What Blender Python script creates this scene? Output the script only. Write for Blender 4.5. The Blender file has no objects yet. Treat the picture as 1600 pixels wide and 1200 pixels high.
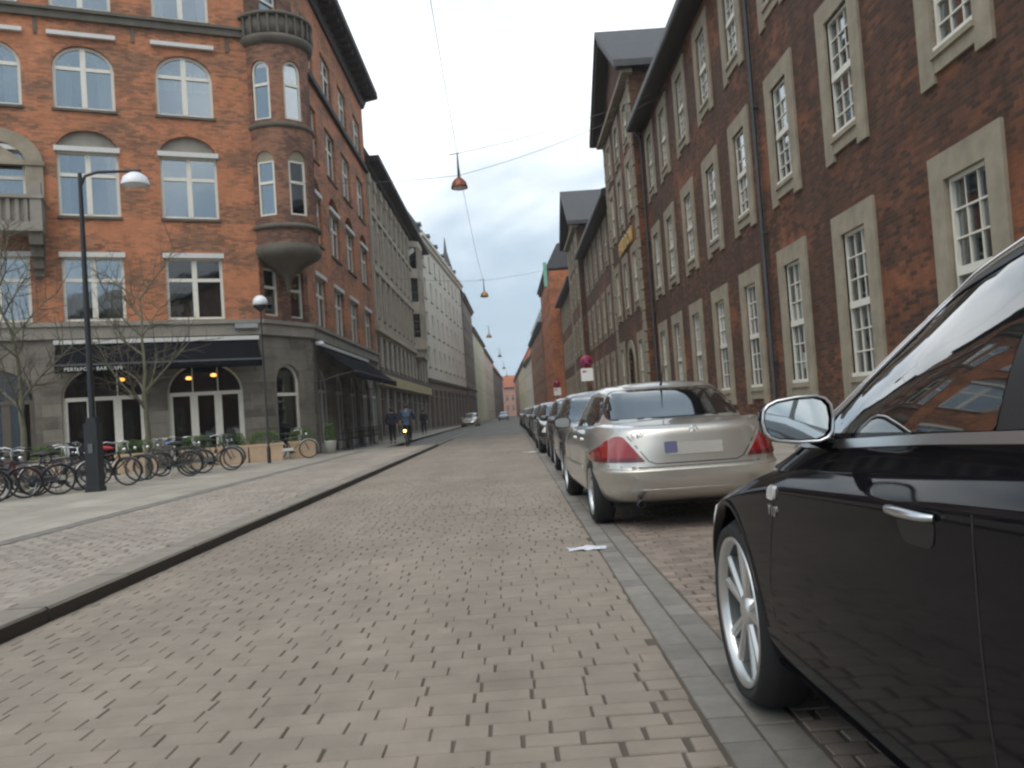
import bpy, bmesh, math, random
from mathutils import Vector, Matrix, noise
from mathutils.bvhtree import BVHTree
from mathutils.geometry import tessellate_polygon
random.seed(7)
R = math.radians
SC = bpy.context.scene
COL = SC.collection
# ------------------------------------------------------------------ camera
cd = bpy.data.cameras.new('camera')
cam = bpy.data.objects.new('camera', cd); COL.objects.link(cam)
cd.sensor_width = 36.0; cd.lens = 1340.0 / 1600.0 * 36.0
cd.clip_start = 0.05; cd.clip_end = 3000
cam.matrix_world = (Matrix.Translation((0, 0, 1.2)) @ Matrix.Rotation(R(-0.13), 4, 'Z')
                    @ Matrix.Rotation(R(91.92), 4, 'X') @ Matrix.Rotation(R(-3.9), 4, 'Z'))
SC.camera = cam
# ------------------------------------------------------------------ world, sun, exposure
SUN_EL, SUN_AZ = 58, 205            # azimuth clockwise from +Y (street direction)
w = bpy.data.worlds.new('World'); SC.world = w; w.use_nodes = True
nt = w.node_tree; nt.nodes.clear()
CZ = 17.5
def N(nt, t, **kw):
    n = nt.nodes.new(t)
    for k, v in kw.items():
        if k.startswith('_'): setattr(n, k[1:], v)
        else: n.inputs[k.replace('__', ' ')].default_value = v
    return n
def LK(nt, a, b): nt.links.new(a, b)
sky = N(nt, 'ShaderNodeTexSky', _sky_type='NISHITA', _sun_disc=False, _sun_elevation=R(SUN_EL), _sun_rotation=R(SUN_AZ),
        _air_density=1.0, _dust_density=2.0, _ozone_density=1.5)
tc = N(nt, 'ShaderNodeTexCoord')
sep = N(nt, 'ShaderNodeSeparateXYZ'); LK(nt, tc.outputs['Generated'], sep.inputs[0])
addz = N(nt, 'ShaderNodeMath', _operation='ADD'); LK(nt, sep.outputs[2], addz.inputs[0]); addz.inputs[1].default_value = 0.25
mx = N(nt, 'ShaderNodeMath', _operation='MAXIMUM'); LK(nt, addz.outputs[0], mx.inputs[0]); mx.inputs[1].default_value = 0.12
dvx = N(nt, 'ShaderNodeMath', _operation='DIVIDE'); LK(nt, sep.outputs[0], dvx.inputs[0]); LK(nt, mx.outputs[0], dvx.inputs[1])
dvy = N(nt, 'ShaderNodeMath', _operation='DIVIDE'); LK(nt, sep.outputs[1], dvy.inputs[0]); LK(nt, mx.outputs[0], dvy.inputs[1])
cmb = N(nt, 'ShaderNodeCombineXYZ', Z=CZ); LK(nt, dvx.outputs[0], cmb.inputs[0]); LK(nt, dvy.outputs[0], cmb.inputs[1])
n1 = N(nt, 'ShaderNodeTexNoise', Scale=1.05, Detail=6.0, Roughness=0.5, Distortion=0.35); LK(nt, cmb.outputs[0], n1.inputs['Vector'])
n2 = N(nt, 'ShaderNodeTexNoise', Scale=3.1, Detail=4.0, Roughness=0.5); LK(nt, cmb.outputs[0], n2.inputs['Vector'])
r1 = N(nt, 'ShaderNodeValToRGB'); r1.color_ramp.elements[0].position = 0.40; r1.color_ramp.elements[1].position = 0.70
LK(nt, n1.outputs[0], r1.inputs[0])
r1.color_ramp.elements[0].color = (4.7, 6.0, 7.2, 1); r1.color_ramp.elements[1].color = (13.2, 13.6, 13.8, 1)
r1.color_ramp.interpolation = 'EASE'
r2 = N(nt, 'ShaderNodeValToRGB'); r2.color_ramp.elements[0].position = 0.30; r2.color_ramp.elements[1].position = 0.58
LK(nt, n2.outputs[0], r2.inputs[0])
r2.color_ramp.elements[0].color = (.78, .78, .78, 1); r2.color_ramp.elements[1].color = (.96, .96, .96, 1)
mixs = N(nt, 'ShaderNodeMix', _data_type='RGBA'); LK(nt, r2.outputs[0], mixs.inputs['Factor'])
LK(nt, sky.outputs[0], mixs.inputs['A']); LK(nt, r1.outputs[0], mixs.inputs['B'])
bg = N(nt, 'ShaderNodeBackground', Strength=0.10); LK(nt, mixs.outputs['Result'], bg.inputs[0])
out = N(nt, 'ShaderNodeOutputWorld'); LK(nt, bg.outputs[0], out.inputs[0])

sd = bpy.data.lights.new('sun', 'SUN'); sd.energy = 1.35; sd.angle = R(50); sd.color = (1.0, 0.93, 0.82)
sun = bpy.data.objects.new('sun', sd); COL.objects.link(sun)
_az, _el = R(SUN_AZ), R(SUN_EL)
sdir = Vector((math.sin(_az) * math.cos(_el), math.cos(_az) * math.cos(_el), math.sin(_el)))
sun.rotation_euler = (-sdir).to_track_quat('-Z', 'Y').to_euler(); sun.location = (0, 0, 60)
SC.view_settings.view_transform = 'Standard'; SC.view_settings.look = 'None'
SC.view_settings.exposure = 0.27; SC.view_settings.gamma = 1.0; SC.view_settings.use_curve_mapping = False
SC.cycles.max_bounces = 6; SC.cycles.diffuse_bounces = 3; SC.cycles.glossy_bounces = 3
SC.cycles.transmission_bounces = 3; SC.cycles.transparent_max_bounces = 8
SC.cycles.caustics_reflective = False; SC.cycles.caustics_refractive = False
SC.cycles.use_denoising = True
SC.cycles.use_adaptive_sampling = True; SC.cycles.adaptive_threshold = 0.02
SC.cycles.filter_width = 2.4
# ------------------------------------------------------------------ materials
MATS = {}
def newmat(name):
    m = bpy.data.materials.new(name); m.use_nodes = True
    nt = m.node_tree; b = nt.nodes['Principled BSDF']
    MATS[name] = m
    return m, nt, b
def mat(name, col, rough=0.7, metal=0.0, var=0.15, scale=3.0, bump=0.0, bscale=40.0, coat=0.0, spec=0.5, rnd=None, rndamt=0.25, ior=None, emit=0.0, world=False):
    """plain procedural surface: colour broken by noise at two sizes, fine bump; rnd='object'/'island' varies piece by piece"""
    m, nt, b = newmat(name)
    b.inputs['Roughness'].default_value = rough; b.inputs['Metallic'].default_value = metal
    b.inputs['Coat Weight'].default_value = coat; b.inputs['Coat Roughness'].default_value = 0.03
    b.inputs['Specular IOR Level'].default_value = spec
    if ior: b.inputs['IOR'].default_value = ior
    tc = N(nt, 'ShaderNodeTexCoord')
    src = tc.outputs['Object']
    if world: src = N(nt, 'ShaderNodeNewGeometry').outputs['Position']
    if var > 0:
        n = N(nt, 'ShaderNodeTexNoise', Scale=scale, Detail=8.0, Roughness=0.6); LK(nt, src, n.inputs['Vector'])
        ra = N(nt, 'ShaderNodeMapRange'); ra.inputs['To Min'].default_value = 1 - var; ra.inputs['To Max'].default_value = 1 + var
        ra.inputs['From Min'].default_value = .25; ra.inputs['From Max'].default_value = .75
        LK(nt, n.outputs[0], ra.inputs['Value'])
        val = ra.outputs[0]
        if world:      # wear: wheel tracks along the street, broad stains
            mpw = N(nt, 'ShaderNodeMapping'); mpw.inputs['Scale'].default_value = (1.1, .12, 1); LK(nt, src, mpw.inputs[0])
            for vec, sc_, lo, hi in ((mpw.outputs[0], 1.0, .86, 1.12), (src, .55, .86, 1.14)):
                nw = N(nt, 'ShaderNodeTexNoise', Scale=sc_, Detail=5.0, Roughness=.6); LK(nt, vec, nw.inputs['Vector'])
                rw_ = N(nt, 'ShaderNodeMapRange'); rw_.inputs['From Min'].default_value = .3; rw_.inputs['From Max'].default_value = .7
                rw_.inputs['To Min'].default_value = lo; rw_.inputs['To Max'].default_value = hi; LK(nt, nw.outputs[0], rw_.inputs['Value'])
                mw = N(nt, 'ShaderNodeMath', _operation='MULTIPLY'); LK(nt, val, mw.inputs[0]); LK(nt, rw_.outputs[0], mw.inputs[1]); val = mw.outputs[0]
        if rnd:
            if rnd == 'object':
                rn = N(nt, 'ShaderNodeObjectInfo'); ro = rn.outputs['Random']
            else:
                rn = N(nt, 'ShaderNodeNewGeometry'); ro = rn.outputs['Random Per Island']
            rb = N(nt, 'ShaderNodeMapRange'); rb.inputs['To Min'].default_value = 1 - rndamt; rb.inputs['To Max'].default_value = 1 + rndamt
            LK(nt, ro, rb.inputs['Value'])
            mu = N(nt, 'ShaderNodeMath', _operation='MULTIPLY'); LK(nt, val, mu.inputs[0]); LK(nt, rb.outputs[0], mu.inputs[1]); val = mu.outputs[0]
        vm = N(nt, 'ShaderNodeVectorMath', _operation='SCALE'); vm.inputs[0].default_value = col[:3]; LK(nt, val, vm.inputs['Scale'])
        LK(nt, vm.outputs[0], b.inputs['Base Color'])
    else:
        b.inputs['Base Color'].default_value = (*col[:3], 1)
    if bump > 0:
        n = N(nt, 'ShaderNodeTexNoise', Scale=bscale, Detail=6.0, Roughness=0.65); LK(nt, src, n.inputs['Vector'])
        bp = N(nt, 'ShaderNodeBump', Strength=bump, Distance=0.01); LK(nt, n.outputs[0], bp.inputs['Height']); LK(nt, bp.outputs[0], b.inputs['Normal'])
    if emit > 0:
        b.inputs['Emission Color'].default_value = (*col[:3], 1); b.inputs['Emission Strength'].default_value = emit
    return m
def brickmat(name, c1, c2, mortar, patch, patchlo=.55, patchhi=.72, dirt=(.5, 1.1), pscale=.35, bw=.23, bh=.072):
    """brickwork in a facade's own x,z; large patches of another tone, streaks of soot"""
    m, nt, b = newmat(name)
    tc = N(nt, 'ShaderNodeTexCoord'); s = N(nt, 'ShaderNodeSeparateXYZ'); LK(nt, tc.outputs['Object'], s.inputs[0])
    ad = N(nt, 'ShaderNodeMath', _operation='ADD'); LK(nt, s.outputs[0], ad.inputs[0]); LK(nt, s.outputs[1], ad.inputs[1])
    c = N(nt, 'ShaderNodeCombineXYZ'); LK(nt, ad.outputs[0], c.inputs[0]); LK(nt, s.outputs[2], c.inputs[1])
    br = N(nt, 'ShaderNodeTexBrick', Scale=1.0, Mortar__Size=0.006, Bias=0.0, Brick__Width=bw, Row__Height=bh, Mortar__Smooth=.3)
    br.inputs['Color1'].default_value = (*c1, 1); br.inputs['Color2'].default_value = (*c2, 1); br.inputs['Mortar'].default_value = (*mortar, 1)
    LK(nt, c.outputs[0], br.inputs['Vector'])
    mp = N(nt, 'ShaderNodeMapping'); mp.inputs['Scale'].default_value = (.75, 1.7, 1); LK(nt, c.outputs[0], mp.inputs[0])
    n = N(nt, 'ShaderNodeTexNoise', Scale=pscale, Detail=7.0, Roughness=0.62); LK(nt, mp.outputs[0], n.inputs['Vector'])
    ra = N(nt, 'ShaderNodeMapRange', _interpolation_type='SMOOTHSTEP'); ra.inputs['From Min'].default_value = patchlo; ra.inputs['From Max'].default_value = patchhi
    br3 = N(nt, 'ShaderNodeTexBrick', Scale=1.0, Mortar__Size=0.0, Brick__Width=bw, Row__Height=bh)
    br3.inputs['Color1'].default_value = (-.13, -.13, -.13, 1); br3.inputs['Color2'].default_value = (.13, .13, .13, 1); LK(nt, c.outputs[0], br3.inputs['Vector'])
    sm_ = N(nt, 'ShaderNodeMath', _operation='ADD'); LK(nt, n.outputs[0], sm_.inputs[0]); LK(nt, br3.outputs[0], sm_.inputs[1])
    LK(nt, sm_.outputs[0], ra.inputs['Value'])
    mi = N(nt, 'ShaderNodeMix', _data_type='RGBA'); LK(nt, ra.outputs[0], mi.inputs['Factor']); LK(nt, br.outputs[0], mi.inputs['A'])
    # patch keeps the brick pattern
    pm = N(nt, 'ShaderNodeMix', _data_type='RGBA', _blend_type='MULTIPLY'); pm.inputs['Factor'].default_value = 1
    br2 = N(nt, 'ShaderNodeTexBrick', Scale=1.0, Mortar__Size=0.006, Brick__Width=bw, Row__Height=bh, Mortar__Smooth=.3)
    br2.inputs['Color1'].default_value = (1, 1, 1, 1); br2.inputs['Color2'].default_value = (.6, .6, .6, 1); br2.inputs['Mortar'].default_value = (.55, .55, .6, 1)
    LK(nt, c.outputs[0], br2.inputs['Vector']); LK(nt, br2.outputs[0], pm.inputs['A']); pm.inputs['B'].default_value = (*patch, 1)
    LK(nt, pm.outputs['Result'], mi.inputs['B'])
    n3 = N(nt, 'ShaderNodeTexNoise', Scale=1.7, Detail=8.0, Roughness=0.7)
    mp3 = N(nt, 'ShaderNodeMapping'); mp3.inputs['Scale'].default_value = (1, .45, 1); LK(nt, c.outputs[0], mp3.inputs[0]); LK(nt, mp3.outputs[0], n3.inputs['Vector'])
    rd = N(nt, 'ShaderNodeMapRange'); rd.inputs['From Min'].default_value = .3; rd.inputs['From Max'].default_value = .7
    rd.inputs['To Min'].default_value = dirt[0]; rd.inputs['To Max'].default_value = dirt[1]; LK(nt, n3.outputs[0], rd.inputs['Value'])
    vm = N(nt, 'ShaderNodeVectorMath', _operation='SCALE'); LK(nt, mi.outputs['Result'], vm.inputs[0]); LK(nt, rd.outputs[0], vm.inputs['Scale'])
    LK(nt, vm.outputs[0], b.inputs['Base Color']); b.inputs['Roughness'].default_value = .85
    bp = N(nt, 'ShaderNodeBump', Strength=.6, Distance=0.012); LK(nt, br.outputs['Fac'], bp.inputs['Height']); bp.invert = True
    LK(nt, bp.outputs[0], b.inputs['Normal'])
    return m
def glassmat(name, fac=.3, tint=(.9, .95, 1), through=(.75, .8, .8), mx=.9):
    """window pane: part mirror, part see-through"""
    m, nt, b = newmat(name); nt.nodes.remove(b)
    g = N(nt, 'ShaderNodeBsdfGlossy', Roughness=0.02); g.inputs['Color'].default_value = (*tint, 1)
    n = N(nt, 'ShaderNodeTexNoise', Scale=1.2, Detail=2.0); tc = N(nt, 'ShaderNodeTexCoord'); LK(nt, tc.outputs['Object'], n.inputs['Vector'])
    bp = N(nt, 'ShaderNodeBump', Strength=.05, Distance=0.05); LK(nt, n.outputs[0], bp.inputs['Height']); LK(nt, bp.outputs[0], g.inputs['Normal'])
    t = N(nt, 'ShaderNodeBsdfTransparent'); t.inputs['Color'].default_value = (*through, 1)
    lw = N(nt, 'ShaderNodeLayerWeight', Blend=.35)
    mr = N(nt, 'ShaderNodeMapRange'); mr.inputs['To Min'].default_value = fac; mr.inputs['To Max'].default_value = mx; LK(nt, lw.outputs['Fresnel'], mr.inputs['Value'])
    mi = N(nt, 'ShaderNodeMixShader'); LK(nt, mr.outputs[0], mi.inputs[0]); LK(nt, t.outputs[0], mi.inputs[1]); LK(nt, g.outputs[0], mi.inputs[2])
    LK(nt, mi.outputs[0], nt.nodes['Material Output'].inputs[0])
    return m
def carpaint(name, col, metal=0.0, rough=.35, coat=1.0, flake=.0, dust=.12, crough=.025):
    m, nt, b = newmat(name)
    b.inputs['Base Color'].default_value = (*col, 1); b.inputs['Metallic'].default_value = metal; b.inputs['Roughness'].default_value = rough
    b.inputs['Coat Weight'].default_value = coat; b.inputs['Coat Roughness'].default_value = crough; b.inputs['Coat IOR'].default_value = 1.45
    b.inputs['Specular IOR Level'].default_value = .0 if metal < .1 else .5
    tc = N(nt, 'ShaderNodeTexCoord')
    n = N(nt, 'ShaderNodeTexNoise', Scale=3.0, Detail=6.0); LK(nt, tc.outputs['Object'], n.inputs['Vector'])
    r = N(nt, 'ShaderNodeMapRange'); r.inputs['From Min'].default_value = .35; r.inputs['From Max'].default_value = .75
    r.inputs['To Min'].default_value = 0.0; r.inputs['To Max'].default_value = dust; LK(nt, n.outputs[0], r.inputs['Value'])
    mi = N(nt, 'ShaderNodeMix', _data_type='RGBA'); mi.inputs['A'].default_value = (*col, 1); mi.inputs['B'].default_value = (.22, .20, .17, 1)
    LK(nt, r.outputs[0], mi.inputs['Factor']); LK(nt, mi.outputs['Result'], b.inputs['Base Color'])
    return m
mat('joint', (.10, .083, .066), .95, var=.35, scale=1.2, world=True)
mat('paver_piece', (.25, .214, .177), .82, var=.13, scale=5, bump=.3, bscale=90, rnd='object', rndamt=.05, world=True)
mat('paver_mass', (.25, .214, .177), .82, var=.13, scale=5, bump=.3, bscale=90, rnd='island', rndamt=.05, world=True)
mat('gutter_piece', (.20, .19, .172), .8, var=.18, scale=9, bump=.3, bscale=120, rnd='object', rndamt=.16, world=True)
mat('gutter_mass', (.20, .19, .172), .8, var=.18, scale=9, bump=.3, bscale=120, rnd='island', rndamt=.16, world=True)
mat('bay_paver', (.22, .18, .15), .85, var=.2, scale=8, bump=.3, bscale=90, rnd='island', rndamt=.22, world=True)
mat('sett_piece', (.30, .265, .228), .82, var=.15, scale=7, bump=.35, bscale=90, rnd='object', rndamt=.12, world=True)
mat('sett_mass', (.30, .265, .228), .82, var=.15, scale=7, bump=.35, bscale=90, rnd='island', rndamt=.12, world=True)
mat('slab', (.315, .29, .25), .8, var=.12, scale=1.3, bump=.2, bscale=90, rnd='object', rndamt=.08, world=True)
mat('slab_mass', (.315, .29, .25), .8, var=.12, scale=1.3, bump=.2, bscale=90, rnd='island', rndamt=.08, world=True)
mat('kerb_granite', (.235, .21, .178), .75, var=.2, scale=6, bump=.3, bscale=150, rnd='object', rndamt=.08)
def darken_sides(m, col):  # steep faces blend to a darker colour than the tops
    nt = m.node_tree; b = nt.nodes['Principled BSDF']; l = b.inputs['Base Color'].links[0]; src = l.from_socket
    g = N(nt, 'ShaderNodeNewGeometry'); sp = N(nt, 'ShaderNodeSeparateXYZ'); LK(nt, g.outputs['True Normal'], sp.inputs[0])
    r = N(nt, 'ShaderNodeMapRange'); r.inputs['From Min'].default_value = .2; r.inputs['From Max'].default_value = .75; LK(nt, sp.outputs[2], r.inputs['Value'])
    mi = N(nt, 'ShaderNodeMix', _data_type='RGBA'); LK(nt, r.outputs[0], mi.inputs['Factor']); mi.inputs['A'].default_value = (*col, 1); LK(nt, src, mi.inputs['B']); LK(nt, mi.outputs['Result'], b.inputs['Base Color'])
darken_sides(MATS['kerb_granite'], (.05, .041, .033))
mat('channel', (.19, .18, .165), .8, var=.25, scale=4, bump=.2)
mat('asphalt', (.17, .168, .16), .85, var=.15, scale=2, bump=.3, bscale=200, world=True)
mat('ground_mat', (.12, .115, .105), .9, var=.2, scale=.5)
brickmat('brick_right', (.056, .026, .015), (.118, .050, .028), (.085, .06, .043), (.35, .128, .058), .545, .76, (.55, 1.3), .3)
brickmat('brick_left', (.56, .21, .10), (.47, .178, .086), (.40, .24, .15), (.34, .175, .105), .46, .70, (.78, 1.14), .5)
brickmat('brick_orange', (.50, .16, .06), (.42, .13, .05), (.4, .2, .1), (.35, .14, .08), .5, .7, (.8, 1.1), .5)
brickmat('brick_dull', (.32, .15, .10), (.27, .125, .08), (.30, .2, .14), (.25, .14, .1), .5, .7, (.8, 1.1), .5)
brickmat('brick_turret', (.32, .155, .095), (.27, .125, .078), (.28, .17, .11), (.2, .11, .08), .45, .66, (.75, 1.1), .6)
mat('sandstone', (.30, .26, .195), .85, var=.3, scale=2.2, bump=.25, bscale=30)
mat('stone_grey', (.27, .25, .215), .85, var=.25, scale=1.4, bump=.3, bscale=25)
mat('stone_dark', (.115, .105, .085), .85, var=.3, scale=2, bump=.3, bscale=25)
mat('stucco_grey', (.42, .37, .295), .88, var=.25, scale=.8, bump=.2, bscale=20)
mat('stucco_beige', (.66, .62, .53), .88, var=.14, scale=.6, bump=.1, bscale=20)
mat('stucco_brown', (.22, .18, .15), .88, var=.2, scale=.7)
mat('stucco_yellow', (.62, .60, .44), .88, var=.1, scale=.5)
mat('stucco_pink', (.58, .50, .44), .88, var=.1, scale=.5)
mat('stucco_white', (.60, .58, .53), .88, var=.1, scale=.5)
mat('stucco_red', (.46, .27, .21), .88, var=.15, scale=.5)
mat('cream_band', (.52, .45, .27), .7, var=.1, scale=1)
mat('slate', (.055, .055, .06), .6, var=.25, scale=3, bump=.3, bscale=12)
mat('tile_red', (.38, .12, .06), .75, var=.3, scale=3, bump=.3, bscale=12)
mat('copper_green', (.20, .42, .32), .7, var=.2)
mat('lead_grey', (.30, .32, .33), .6, var=.2)
mat('eave_dark', (.028, .022, .019), .7, var=.3, scale=2)
mat('gutter_black', (.02, .019, .018), .55, var=.2)
mat('window_white', (.74, .72, .64), .5, var=.08, scale=5)
mat('window_shade', (.62, .62, .60), .5, var=.06, scale=5)
mat('window_brown', (.10, .085, .07), .5, var=.2)
mat('curtain', (.50, .48, .43), .9, var=.1, scale=4)
mat('interior', (.05, .045, .04), .9, var=.3, scale=1)
mat('awning_navy', (.008, .009, .013), .95, var=.25, scale=2, bump=.15, bscale=60, spec=.08)
mat('awning_edge', (.10, .105, .115), .8, var=.2)
mat('letter_white', (.8, .8, .78), .6, var=.05)
mat('letter_gold', (.62, .40, .10), .35, metal=.6, var=.1)
mat('metal_dark', (.025, .028, .033), .45, metal=.3, var=.15)
mat('rim_dark', (.20, .20, .20), .4, metal=.9, var=.1)
mat('metal_grey', (.09, .095, .10), .45, metal=.5, var=.15)
mat('chrome', (.75, .76, .78), .12, metal=1.0, var=.04)
mat('alu_satin', (.62, .63, .65), .28, metal=1.0, var=.05)
mat('rim_silver', (.60, .61, .60), .32, metal=.85, var=.08)
mat('rubber', (.014, .014, .015), .8, var=.2, scale=8)
mat('black_plastic', (.012, .012, .013), .5, var=.1)
mat('plastic_grey', (.12, .12, .12), .5, var=.1)
mat('car_glass', (.006, .008, .009), .015, var=0, coat=1.0, ior=1.9)
mat('mirror_glass', (.70, .74, .74), .02, metal=1.0, var=0)
mat('lamp_red', (.26, .01, .012), .12, var=.05, coat=1.0)
mat('lamp_dark_red', (.11, .006, .008), .12, var=.05, coat=1.0)
mat('lamp_clear', (.62, .62, .60), .1, var=.1, coat=1.0)
mat('plate_white', (.40, .39, .36), .5, var=.05)
mat('plate_blue', (.11, .12, .22), .5, var=.05)
mat('copper_lamp', (.20, .055, .03), .4, metal=.35, var=.2)
mat('brass_lamp', (.30, .17, .05), .4, metal=.5, var=.2)
mat('opal', (.75, .77, .82), .3, var=.03)
mat('sign_red', (.42, .02, .03), .45, var=.05)
mat('sign_blue', (.04, .02, .12), .45, var=.05)
mat('paper', (.62, .63, .70), .8, var=.1, scale=8)
mat('planter_terracotta', (.55, .40, .27), .8, var=.18, scale=3, bump=.2)
mat('hedge', (.075, .13, .03), .7, var=.5, scale=14)
mat('bark', (.14, .135, .09), .9, var=.3, scale=8, bump=.4)
mat('twig', (.10, .09, .065), .9, var=.2)
mat('cafe_dark', (.018, .013, .010), .8, var=.3)
mat('warm_lamp', (1.0, .42, .10), .5, var=0, emit=6.0)
mat('tail_glow', (1.0, .55, .12), .5, var=0, emit=14.0)
mat('skin', (.5, .32, .24), .6, var=.05)
mat('hair', (.05, .035, .025), .7, var=.2)
mat('coat_black', (.012, .012, .015), .8, var=.2)
mat('coat_navy', (.022, .024, .045), .8, var=.2)
mat('jacket_blue', (.03, .06, .10), .75, var=.2)
mat('trousers', (.015, .015, .02), .85, var=.2)
glassmat('pane', .22)
glassmat('pane_dark', .03, through=(.6, .62, .6), mx=.5)
carpaint('paint_silver', (.61, .59, .545), metal=.75, rough=.3, dust=.10)
carpaint('paint_black', (.006, .006, .008), metal=0, rough=.4, dust=.012, crough=.06, coat=.5)
carpaint('paint_graphite', (.07, .07, .075), metal=.6, rough=.35, dust=.15)
carpaint('paint_dark', (.018, .018, .022), metal=.3, rough=.35, dust=.15)
carpaint('paint_green', (.03, .04, .04), metal=.4, rough=.35, dust=.15)
carpaint('paint_blue', (.13, .17, .28), metal=.5, rough=.35, dust=.1)
# ------------------------------------------------------------------ helpers
WMX = {}
def link(o, parent=None, M=None):
    """M is the wanted world matrix; the parent's world matrix is kept in WMX"""
    COL.objects.link(o)
    M = M if M is not None else Matrix.Identity(4)
    if parent is not None:
        o.parent = parent
        o.matrix_basis = WMX[parent.name].inverted() @ M
    else:
        o.matrix_basis = M
    WMX[o.name] = M.copy()
    return o
def empty(name, M, label=None, cat=None, group=None, kind=None):
    o = bpy.data.objects.new(name, None); o.empty_display_size = .2
    link(o, None, M); tag(o, label, cat, group, kind)
    return o
def tag(o, label=None, cat=None, group=None, kind=None):
    if label: o['label'] = label
    if cat: o['category'] = cat
    if group: o['group'] = group
    if kind: o['kind'] = kind
    return o
def T(x=0, y=0, z=0, rz=0): return Matrix.Translation((x, y, z)) @ Matrix.Rotation(R(rz), 4, 'Z')
class MB:
    """collects vertices and faces"""
    def __init__(s): s.v = []; s.f = []; s.sm = []
    def add(s, vs, fs, sm=False, M=None):
        b = len(s.v)
        s.v += [tuple(M @ Vector(p)) for p in vs] if M is not None else [tuple(p) for p in vs]
        s.f += [tuple(i + b for i in f) for f in fs]; s.sm += [sm] * len(fs)
        return s
    def box(s, x0, x1, y0, y1, z0, z1, M=None):
        v = [(x, y, z) for z in (z0, z1) for y in (y0, y1) for x in (x0, x1)]
        return s.add(v, [(0, 2, 3, 1), (4, 5, 7, 6), (0, 1, 5, 4), (2, 6, 7, 3), (0, 4, 6, 2), (1, 3, 7, 5)], False, M)
    def tube(s, pts, r, n=8, M=None, cap=True, sm=True):
        pts = [Vector(p) for p in pts]; rs = r if isinstance(r, (list, tuple)) else [r] * len(pts)
        vs = []; up = None
        for i, p in enumerate(pts):
            d = (pts[min(i + 1, len(pts) - 1)] - pts[max(i - 1, 0)]).normalized()
            if up is None:
                up = Vector((0, 0, 1)) if abs(d.z) < .9 else Vector((1, 0, 0))
            a = d.cross(up); a = a.normalized() if a.length > 1e-6 else d.orthogonal().normalized()
            b = a.cross(d).normalized(); up = b
            for k in range(n):
                t = 2 * math.pi * k / n; vs.append(p + (a * math.cos(t) + b * math.sin(t)) * rs[i])
        fs = [(i * n + k, i * n + (k + 1) % n, (i + 1) * n + (k + 1) % n, (i + 1) * n + k) for i in range(len(pts) - 1) for k in range(n)]
        s.add(vs, fs, sm, M)
        if cap:
            m = (len(pts) - 1) * n
            s.add([vs[k] for k in range(n)], [tuple(range(n - 1, -1, -1))], False, M)
            s.add([vs[m + k] for k in range(n)], [tuple(range(n))], False, M)
        return s
    def ring(s, c, R0, r, n=28, m=6, ax='x', M=None):
        """torus about an axis through c"""
        vs = []
        for i in range(n):
            t = 2 * math.pi * i / n
            for k in range(m):
                q = 2 * math.pi * k / m; rr = R0 + r * math.cos(q); h = r * math.sin(q)
                a, b = rr * math.cos(t), rr * math.sin(t)
                vs.append({'x': (c[0] + h, c[1] + a, c[2] + b), 'y': (c[0] + a, c[1] + h, c[2] + b), 'z': (c[0] + a, c[1] + b, c[2] + h)}[ax])
        fs = [(i * m + k, i * m + (k + 1) % m, ((i + 1) % n) * m + (k + 1) % m, ((i + 1) % n) * m + k) for i in range(n) for k in range(m)]
        return s.add(vs, fs, True, M)
    def lathe(s, prof, n=24, c=(0, 0, 0), ax='z', M=None, sm=True, a0=0, a1=360):
        """prof: (radius, height) along axis"""
        full = abs(a1 - a0) >= 359.9; vs = []; cnt = n if full else n + 1
        for i in range(cnt):
            t = R(a0 + (a1 - a0) * i / n)
            for r, h in prof:
                a, b = r * math.cos(t), r * math.sin(t)
                vs.append({'z': (c[0] + a, c[1] + b, c[2] + h), 'x': (c[0] + h, c[1] + a, c[2] + b), 'y': (c[0] + a, c[1] + h, c[2] + b)}[ax])
        m = len(prof)
        fs = [(i * m + k, ((i + 1) % cnt) * m + k, ((i + 1) % cnt) * m + k + 1, i * m + k + 1) for i in range(n) for k in range(m - 1)]
        return s.add(vs, fs, sm, M)
    def prism(s, poly, y0, y1, M=None, ax='y'):
        """polygon in x,z extruded along y (or in y,z along x / x,y along z)"""
        n = len(poly)
        mk = {'y': lambda p, d: (p[0], d, p[1]), 'x': lambda p, d: (d, p[0], p[1]), 'z': lambda p, d: (p[0], p[1], d)}[ax]
        vs = [mk(p, y0) for p in poly] + [mk(p, y1) for p in poly]
        tri = tessellate_polygon([[Vector((p[0], p[1], 0)) for p in poly]])
        fs = [tuple(t) for t in tri] + [tuple(i + n for i in reversed(t)) for t in tri] + [(i, (i + 1) % n, n + (i + 1) % n, n + i) for i in range(n)]
        return s.add(vs, fs, False, M)
    def mesh(s, name, m):
        me = bpy.data.meshes.new(name); me.from_pydata(s.v, [], s.f)
        me.polygons.foreach_set('use_smooth', s.sm)
        if m: me.materials.append(MATS[m])
        me.validate(); me.update()
        bm = bmesh.new(); bm.from_mesh(me); bmesh.ops.recalc_face_normals(bm, faces=bm.faces); bm.to_mesh(me); bm.free()
        return me
    def obj(s, name, m, parent=None, M=None):
        return link(bpy.data.objects.new(name, s.mesh(name, m)), parent, M)
def inst(me, name, parent=None, M=None):
    return link(bpy.data.objects.new(name, me), parent, M)
def copy_tree(root, M, **tags):
    r = root.copy(); link(r, None, M); tag(r, **tags)
    def rec(src, dst):
        for ch in src.children:
            c = ch.copy(); COL.objects.link(c); c.parent = dst; c.matrix_basis = ch.matrix_basis.copy()
            WMX[c.name] = WMX[dst.name] @ c.matrix_basis
            rec(ch, c)
    rec(root, r)
    return r
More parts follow.
